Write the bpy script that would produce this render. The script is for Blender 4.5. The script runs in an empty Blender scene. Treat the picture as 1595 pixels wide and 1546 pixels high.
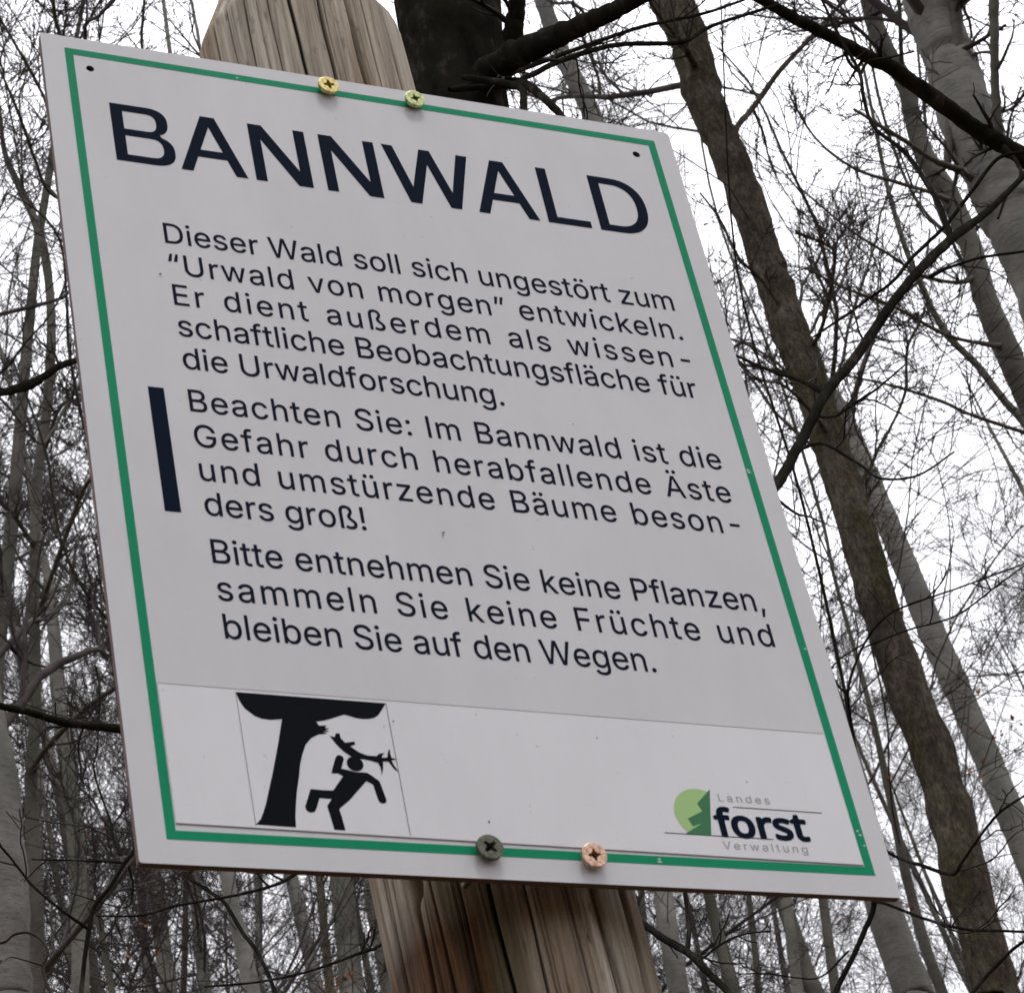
import bpy, math, random
import numpy as np
from mathutils import Vector, Matrix
from mathutils.geometry import tessellate_polygon
sc = bpy.context.scene
C = sc.collection
rnd = random.Random(7)
R = np.random.default_rng(11)

# ---------------------------------------------------------------- camera
F = 4506.4                                     # focal length in photograph pixels (1595 wide)
M = np.array([[0.973926783, 0.226862563, 0.0], [0.137776199, -0.591476745, -0.794463957], [-0.180234129, 0.773749725, -0.607311305]])
EYE = np.array([0, 0, 1.6])
cd = bpy.data.cameras.new('camera')
cam = bpy.data.objects.new('camera', cd); C.objects.link(cam); sc.camera = cam
cam.matrix_world = Matrix([list(M[0]) + [0], list(M[1]) + [0], list(M[2]) + [1.6], [0, 0, 0, 1]])
cd.sensor_width = 36; cd.lens = F * 36 / 1595; cd.clip_start = .05; cd.clip_end = 2000
cd.dof.use_dof = True; cd.dof.focus_distance = 2.5; cd.dof.aperture_fstop = 62

# ---------------------------------------------------------------- overcast sky and veiled sun
w = bpy.data.worlds.new('World'); sc.world = w; w.use_nodes = True
nt = w.node_tree; nt.nodes.clear()
N = nt.nodes.new; Lk = nt.links.new
SUN_EL, SUN_AZ = math.radians(64), math.radians(146)     # azimuth clockwise from +Y: behind and to the right of the viewer
sky = N('ShaderNodeTexSky'); sky.sky_type = 'NISHITA'; sky.sun_disc = False
sky.sun_elevation = SUN_EL; sky.sun_rotation = SUN_AZ
hs = N('ShaderNodeHueSaturation'); hs.inputs['Saturation'].default_value = .2
tc = N('ShaderNodeTexCoord'); sx = N('ShaderNodeSeparateXYZ')
mr = N('ShaderNodeMapRange'); mr.inputs['From Min'].default_value = 0; mr.inputs['From Max'].default_value = 1
mr.inputs['To Min'].default_value = 8.5; mr.inputs['To Max'].default_value = 24
cb = N('ShaderNodeCombineColor'); m1 = N('ShaderNodeMath'); m1.operation = 'MULTIPLY'; m1.inputs[1].default_value = 1.06
mx = N('ShaderNodeMixRGB'); mx.inputs[0].default_value = .85
bg = N('ShaderNodeBackground'); bg.inputs['Strength'].default_value = .1
out = N('ShaderNodeOutputWorld')
Lk(sky.outputs[0], hs.inputs['Color']); Lk(tc.outputs['Generated'], sx.inputs[0]); Lk(sx.outputs['Z'], mr.inputs['Value'])
Lk(mr.outputs[0], m1.inputs[0])
Lk(mr.outputs[0], cb.inputs[0]); Lk(mr.outputs[0], cb.inputs[1]); Lk(m1.outputs[0], cb.inputs[2])
Lk(hs.outputs[0], mx.inputs[1]); Lk(cb.outputs[0], mx.inputs[2]); Lk(mx.outputs[0], bg.inputs[0]); Lk(bg.outputs[0], out.inputs[0])
sd = bpy.data.lights.new('sun', 'SUN'); sd.energy = 1.5; sd.angle = math.radians(14); sd.color = (1, .975, .95)
so = bpy.data.objects.new('sun', sd); C.objects.link(so)
to_sun = Vector((math.sin(SUN_AZ) * math.cos(SUN_EL), math.cos(SUN_AZ) * math.cos(SUN_EL), math.sin(SUN_EL)))
so.rotation_euler = to_sun.to_track_quat('Z', 'Y').to_euler(); so.location = (3, -4, 8)
sc.view_settings.view_transform = 'Standard'; sc.view_settings.look = 'None'
sc.view_settings.exposure = .1; sc.view_settings.gamma = 1; sc.view_settings.use_curve_mapping = False
sc.render.engine = 'CYCLES'

# ---------------------------------------------------------------- materials
def mat(name, col, rough=.8, spec=.3, metal=0.0):
    m = bpy.data.materials.new(name); m.use_nodes = True
    b = m.node_tree.nodes['Principled BSDF']
    b.inputs['Base Color'].default_value = (*col, 1); b.inputs['Roughness'].default_value = rough
    b.inputs['Specular IOR Level'].default_value = spec; b.inputs['Metallic'].default_value = metal
    return m, m.node_tree, b
def noise(t, scale, detail=4, rough=.55, vec=None, dist=0):
    n = t.nodes.new('ShaderNodeTexNoise'); n.inputs['Scale'].default_value = scale
    n.inputs['Detail'].default_value = detail; n.inputs['Roughness'].default_value = rough; n.inputs['Distortion'].default_value = dist
    if vec: t.links.new(vec, n.inputs['Vector'])
    return n.outputs['Fac']
def mapped(t, s, loc=(0, 0, 0)):
    c = t.nodes.new('ShaderNodeTexCoord'); mp = t.nodes.new('ShaderNodeMapping')
    mp.inputs['Scale'].default_value = s; mp.inputs['Location'].default_value = loc
    t.links.new(c.outputs['Object'], mp.inputs['Vector']); return mp.outputs[0]
def ramp(t, fac, stops):
    r = t.nodes.new('ShaderNodeValToRGB'); e = r.color_ramp.elements
    while len(e) < len(stops): e.new(.5)
    for k, (p, c) in zip(e, stops): k.position = p; k.color = (*c, 1)
    t.links.new(fac, r.inputs[0]); return r.outputs[0]
def mix(t, fac, a, b, mode='MIX'):
    n = t.nodes.new('ShaderNodeMixRGB'); n.blend_type = mode
    for k, v in ((0, fac), (1, a), (2, b)):
        if hasattr(v, 'links') or hasattr(v, 'is_output'): t.links.new(v, n.inputs[k])
        elif k == 0: n.inputs[0].default_value = v
        else: n.inputs[k].default_value = (*v, 1)
    return n.outputs[0]
def bump(t, b, h, strength, dist):
    n = t.nodes.new('ShaderNodeBump'); n.inputs['Strength'].default_value = strength; n.inputs['Distance'].default_value = dist
    t.links.new(h, n.inputs['Height']); t.links.new(n.outputs[0], b.inputs['Normal'])
W3 = lambda v: (v, v, v)

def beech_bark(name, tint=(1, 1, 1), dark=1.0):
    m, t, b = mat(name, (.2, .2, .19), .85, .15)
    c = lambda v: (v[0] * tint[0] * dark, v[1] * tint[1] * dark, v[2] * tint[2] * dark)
    base = ramp(t, noise(t, 2.2, 5, .6, mapped(t, (1, 1, .6))), [(.3, c((.07, .068, .062))), (.5, c((.125, .12, .11))), (.7, c((.21, .20, .185)))])
    crease = ramp(t, noise(t, 3.0, 6, .65, mapped(t, (1.3, 1.3, 8)), 1.2), [(.36, W3(.38)), (.46, W3(1))])
    spots = ramp(t, noise(t, 30, 7, .75, mapped(t, (1, 1, 1.6))), [(.33, W3(.4)), (.45, W3(1)), (.58, W3(1)), (.7, W3(1.5))])
    col = mix(t, .4, base, crease, 'MULTIPLY'); col = mix(t, .6, col, spots, 'MULTIPLY')
    algae = ramp(t, noise(t, 1.1, 4, .6, mapped(t, (1, 1, .3), (4, 2, 9))), [(.5, W3(0)), (.72, W3(.5))])
    col = mix(t, algae, col, (.075 * dark, .085 * dark, .045 * dark))
    t.links.new(col, b.inputs['Base Color'])
    bump(t, b, noise(t, 9, 7, .65, mapped(t, (1, 1, 3))), .5, .02)
    return m
BEECH = beech_bark('beech_bark')
BEECH_DARK = beech_bark('beech_bark_dark', (1, .96, .9), .58)  # darker, slightly warmer variant of the bark colour
BEECH_FAR = beech_bark('beech_bark_pale', (1, .99, .95), .9)
def rough_bark():
    m, t, b = mat('mossy_rough_bark', (.12, .1, .07), .95, .1)
    base = ramp(t, noise(t, 5, 7, .7, mapped(t, (1, 1, .35))), [(.3, (.028, .022, .017)), (.48, (.088, .072, .053)), (.62, (.165, .138, .108)), (.74, (.32, .29, .25))])
    moss = ramp(t, noise(t, 2.4, 6, .7, mapped(t, (1, 1, .5), (3, 1, 0))), [(.48, W3(0)), (.66, W3(.75))])
    col = mix(t, moss, base, (.068, .066, .018))
    fine = ramp(t, noise(t, 46, 8, .85, mapped(t, (1, 1, .45))), [(.36, W3(.22)), (.5, W3(.9)), (.6, W3(1.5)), (.7, W3(2.6))])
    col = mix(t, .95, col, fine, 'MULTIPLY')
    lich = ramp(t, noise(t, 14, 6, .7, mapped(t, (1, 1, .8), (5, 5, 5))), [(.6, W3(0)), (.68, W3(.6))])
    col = mix(t, lich, col, (.17, .16, .14))
    t.links.new(col, b.inputs['Base Color'])
    bump(t, b, noise(t, 40, 8, .8, mapped(t, (1, 1, .4))), 1.0, .06)
    return m
ROUGH = rough_bark()
def twig_mat(name, a, c):
    m, t, b = mat(name, a, .8, .2)
    t.links.new(ramp(t, noise(t, 6, 4, .6, mapped(t, (1, 1, 1))), [(.35, a), (.65, c)]), b.inputs['Base Color'])
    return m
TWIG = twig_mat('thin_twigs', (.016, .013, .012), (.05, .038, .033))
TWIG_NEAR = twig_mat('near_twigs', (.008, .007, .006), (.026, .020, .017))
TWIG_RED = twig_mat('reddish_twigs', (.022, .016, .013), (.07, .045, .035))
def near_bark():
    m, t, b = mat('dark_bark', (.04, .035, .03), .9, .0)  # near-black tone for the closest trunk, boughs and saplings
    base = ramp(t, noise(t, 30, 7, .7, mapped(t, (1, 1, .5))), [(.3, (.008, .007, .006)), (.55, (.02, .018, .015)), (.72, (.07, .062, .052))])
    alg = ramp(t, noise(t, 9, 5, .65, mapped(t, (1, 1, .6), (2, 0, 0))), [(.5, W3(0)), (.68, W3(.7))])
    t.links.new(mix(t, alg, base, (.014, .015, .009)), b.inputs['Base Color'])
    bump(t, b, noise(t, 90, 6, .7, mapped(t, (1, 1, .5))), .6, .006)
    return m
NEAR = near_bark()

# ---------------------------------------------------------------- helpers
def tag(o, label=None, cat=None, group=None, kind=None):
    for k, v in (('label', label), ('category', cat), ('group', group), ('kind', kind)):
        if v: o[k] = v
    return o
def empty(name, loc, label, cat, group=None):
    o = bpy.data.objects.new(name, None); o.location = loc; o.empty_display_size = .1; C.objects.link(o)
    return tag(o, label, cat, group)
def link(name, me, m, parent=None):
    if m and not me.materials: me.materials.append(m)
    o = bpy.data.objects.new(name, me); C.objects.link(o)
    if parent: o.parent = parent
    return o
class Tubes:
    """collects batches of tapered tubes and builds them as one mesh"""
    def __init__(s): s.v = []; s.f = []; s.n = 0
    def add(s, P, r, sides=3, cap=False):
        P = np.asarray(P, float); r = np.asarray(r, float)
        if P.ndim == 2: P = P[None]; r = r[None]
        B, n, _ = P.shape
        T = np.gradient(P, axis=1); T /= np.linalg.norm(T, axis=2, keepdims=True) + 1e-9
        d = P[:, -1] - P[:, 0]
        ref = np.zeros((B, 3)); ref[np.arange(B), np.abs(d).argmin(1)] = 1
        U = np.cross(T, ref[:, None, :]); U /= np.linalg.norm(U, axis=2, keepdims=True) + 1e-9
        V = np.cross(T, U)
        a = np.arange(sides) * 2 * math.pi / sides
        ring = U[:, :, None, :] * np.cos(a)[None, None, :, None] + V[:, :, None, :] * np.sin(a)[None, None, :, None]
        X = P[:, :, None, :] + ring * r[:, :, None, None]
        idx = s.n + np.arange(B * n * sides).reshape(B, n, sides)
        a0 = idx[:, :-1]; a1 = idx[:, 1:]
        q = np.stack([a0, np.roll(a0, -1, 2), np.roll(a1, -1, 2), a1], -1).reshape(-1, 4)
        s.v.append(X.reshape(-1, 3)); s.f.append(q); s.n += B * n * sides
    def build(s, name, smooth=True):
        v = np.concatenate(s.v).astype(np.float32); q = np.concatenate(s.f).astype(np.int32)
        me = bpy.data.meshes.new(name)
        me.vertices.add(len(v)); me.vertices.foreach_set('co', v.ravel())
        me.loops.add(q.size); me.loops.foreach_set('vertex_index', q.ravel())
        me.polygons.add(len(q)); me.polygons.foreach_set('loop_start', np.arange(0, q.size, 4, dtype=np.int32))
        me.polygons.foreach_set('use_smooth', np.full(len(q), smooth))
        me.update(calc_edges=True); return me
def ray(x, y): return M @ np.array([x - 797.5, -(y - 773.0), -F])
def at(x, y, D):
    q = ray(x, y); return EYE + q * (D / q[1])
def prad(x, y, wd, D): return wd / 2 * D / ray(x, y)[1]
def hill(x, y):
    return max(0.0, y - 5) * .30 * min(1, max(0.0, (y - 5)) / 14) + .25 * math.sin(x * .31 + 1) * math.sin(y * .23)
def nrm(a): return a / (np.linalg.norm(a, axis=-1, keepdims=True) + 1e-9)

def grow(S, D, L, r0, r1, n, wob, up=.0):
    """B branches at once: start points, directions, lengths"""
    B = len(S); P = np.zeros((B, n + 1, 3)); P[:, 0] = S; d = nrm(D)
    for i in range(n):
        d = nrm(d + R.normal(0, wob, (B, 3)) + np.array([0, 0, up]))
        P[:, i + 1] = P[:, i] + d * (L / n)[:, None]
    t = np.linspace(0, 1, n + 1)[None]
    return P, r0[:, None] * (1 - t) + r1[:, None] * t
def spawn(P, r, L, k, t0, t1, ang, lf, rf, rmin, n, wob, up, Lmin=.0):
    B, m, _ = P.shape
    t = R.uniform(t0, t1, (B, k)); idx = np.repeat(np.arange(B), k); t = t.ravel()
    g = t * (m - 1); i = np.minimum(g.astype(int), m - 2); f = (g - i)[:, None]
    S = P[idx, i] * (1 - f) + P[idx, i + 1] * f; T = nrm(P[idx, i + 1] - P[idx, i])
    rr = r[idx, i] * (1 - f[:, 0]) + r[idx, i + 1] * f[:, 0]
    q = R.normal(0, 1, S.shape); q = nrm(q - (q * T).sum(1, keepdims=True) * T)
    a = np.radians(R.uniform(ang[0], ang[1], len(t)))[:, None]
    D = T * np.cos(a) + q * np.sin(a)
    Lc = np.maximum(L[idx] * lf * (1.1 - .65 * t) * R.uniform(.6, 1.25, len(t)), Lmin)
    rs = np.maximum(rr * rf * R.uniform(.7, 1.1, len(t)), rmin)
    P2, r2 = grow(S, D, Lc, rs, np.maximum(rs * .35, rmin * .8), n, wob, up)
    return P2, r2, Lc
def crown(tb, P, r, L, k1, k2, k3, k4, t0, t1, L1, rmin, ang=(38, 66), up1=.09):
    P1, r1, l1 = spawn(P, r, np.full(len(P), L), k1, t0, t1, ang, L1, .27, rmin * 2.3, 9, .13, up1)
    tb.add(P1, r1, 5)
    P2, r2, l2 = spawn(P1, r1, l1, k2, .12, 1, (25, 55), .52, .55, rmin * 1.5, 7, .12, .05)
    tb.add(P2, r2, 4)
    P3, r3, l3 = spawn(P2, r2, l2, k3, .1, 1, (22, 55), .52, .6, rmin * 1.05, 5, .13, .04)
    tb.add(P3, r3, 3)
    if k4:
        P4, r4, l4 = spawn(P3, r3, l3, k4, .1, 1, (22, 55), .55, .7, rmin * .85, 3, .14, .03, .2)
        tb.add(P4, r4, 3)
def smooth_path(pts, step=6):
    """Catmull-Rom through rows of (x, y, z, r)"""
    p = np.array(pts, float); p = np.vstack([2 * p[0] - p[1], p, 2 * p[-1] - p[-2]]); o = []
    for i in range(1, len(p) - 2):
        for t in np.linspace(0, 1, step, endpoint=False):
            o.append(.5 * ((2 * p[i]) + (p[i + 1] - p[i - 1]) * t + (2 * p[i - 1] - 5 * p[i] + 4 * p[i + 1] - p[i + 2]) * t * t + (3 * p[i] - p[i - 1] - 3 * p[i + 1] + p[i + 2]) * t ** 3))
    o.append(p[-2]); return np.array(o)
def knobbly(pr, amp=.04, amp_r=.06):
    pr = pr.copy(); n = len(pr)
    pr[:, :3] += (R.normal(0, 1, (n, 3)) * amp * pr[:, 3:4]); pr[:, 3] *= 1 + R.normal(0, amp_r, n); return pr

# ---------------------------------------------------------------- ground
def build_ground():
    nx, ny = 120, 120
    xs = np.concatenate([[-900, -400], np.linspace(-90, 90, nx - 4), [400, 900]]); ys = np.concatenate([[-900, -300], np.linspace(-60, 110, ny - 4), [400, 900]])
    v = []
    for y in ys:
        for x in xs:
            yy = min(y, 100)
            v.append((x, y, hill(x, yy) + .04 * math.sin(3.1 * x + y) - (.06 if abs(x) < 2 and abs(y) < 3 else 0)))
    f = [(j * nx + i, j * nx + i + 1, (j + 1) * nx + i + 1, (j + 1) * nx + i) for j in range(ny - 1) for i in range(nx - 1)]
    me = bpy.data.meshes.new('ground'); me.from_pydata(v, [], f); me.update()
    for p in me.polygons: p.use_smooth = True
    m, t, b = mat('leaf_litter', (.12, .08, .05), .95, .1)
    col = ramp(t, noise(t, 9, 8, .7, mapped(t, (1, 1, 1))), [(.3, (.03, .022, .014)), (.5, (.12, .075, .042)), (.7, (.22, .14, .08))])
    ms = ramp(t, noise(t, .6, 5, .6, mapped(t, (1, 1, 1))), [(.52, W3(0)), (.62, W3(.8))])
    t.links.new(mix(t, ms, col, (.04, .06, .02)), b.inputs['Base Color'])
    bump(t, b, noise(t, 25, 8, .7, mapped(t, (1, 1, 1))), .8, .04)
    tag(link('ground', me, m), kind='structure')
build_ground()

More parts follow.
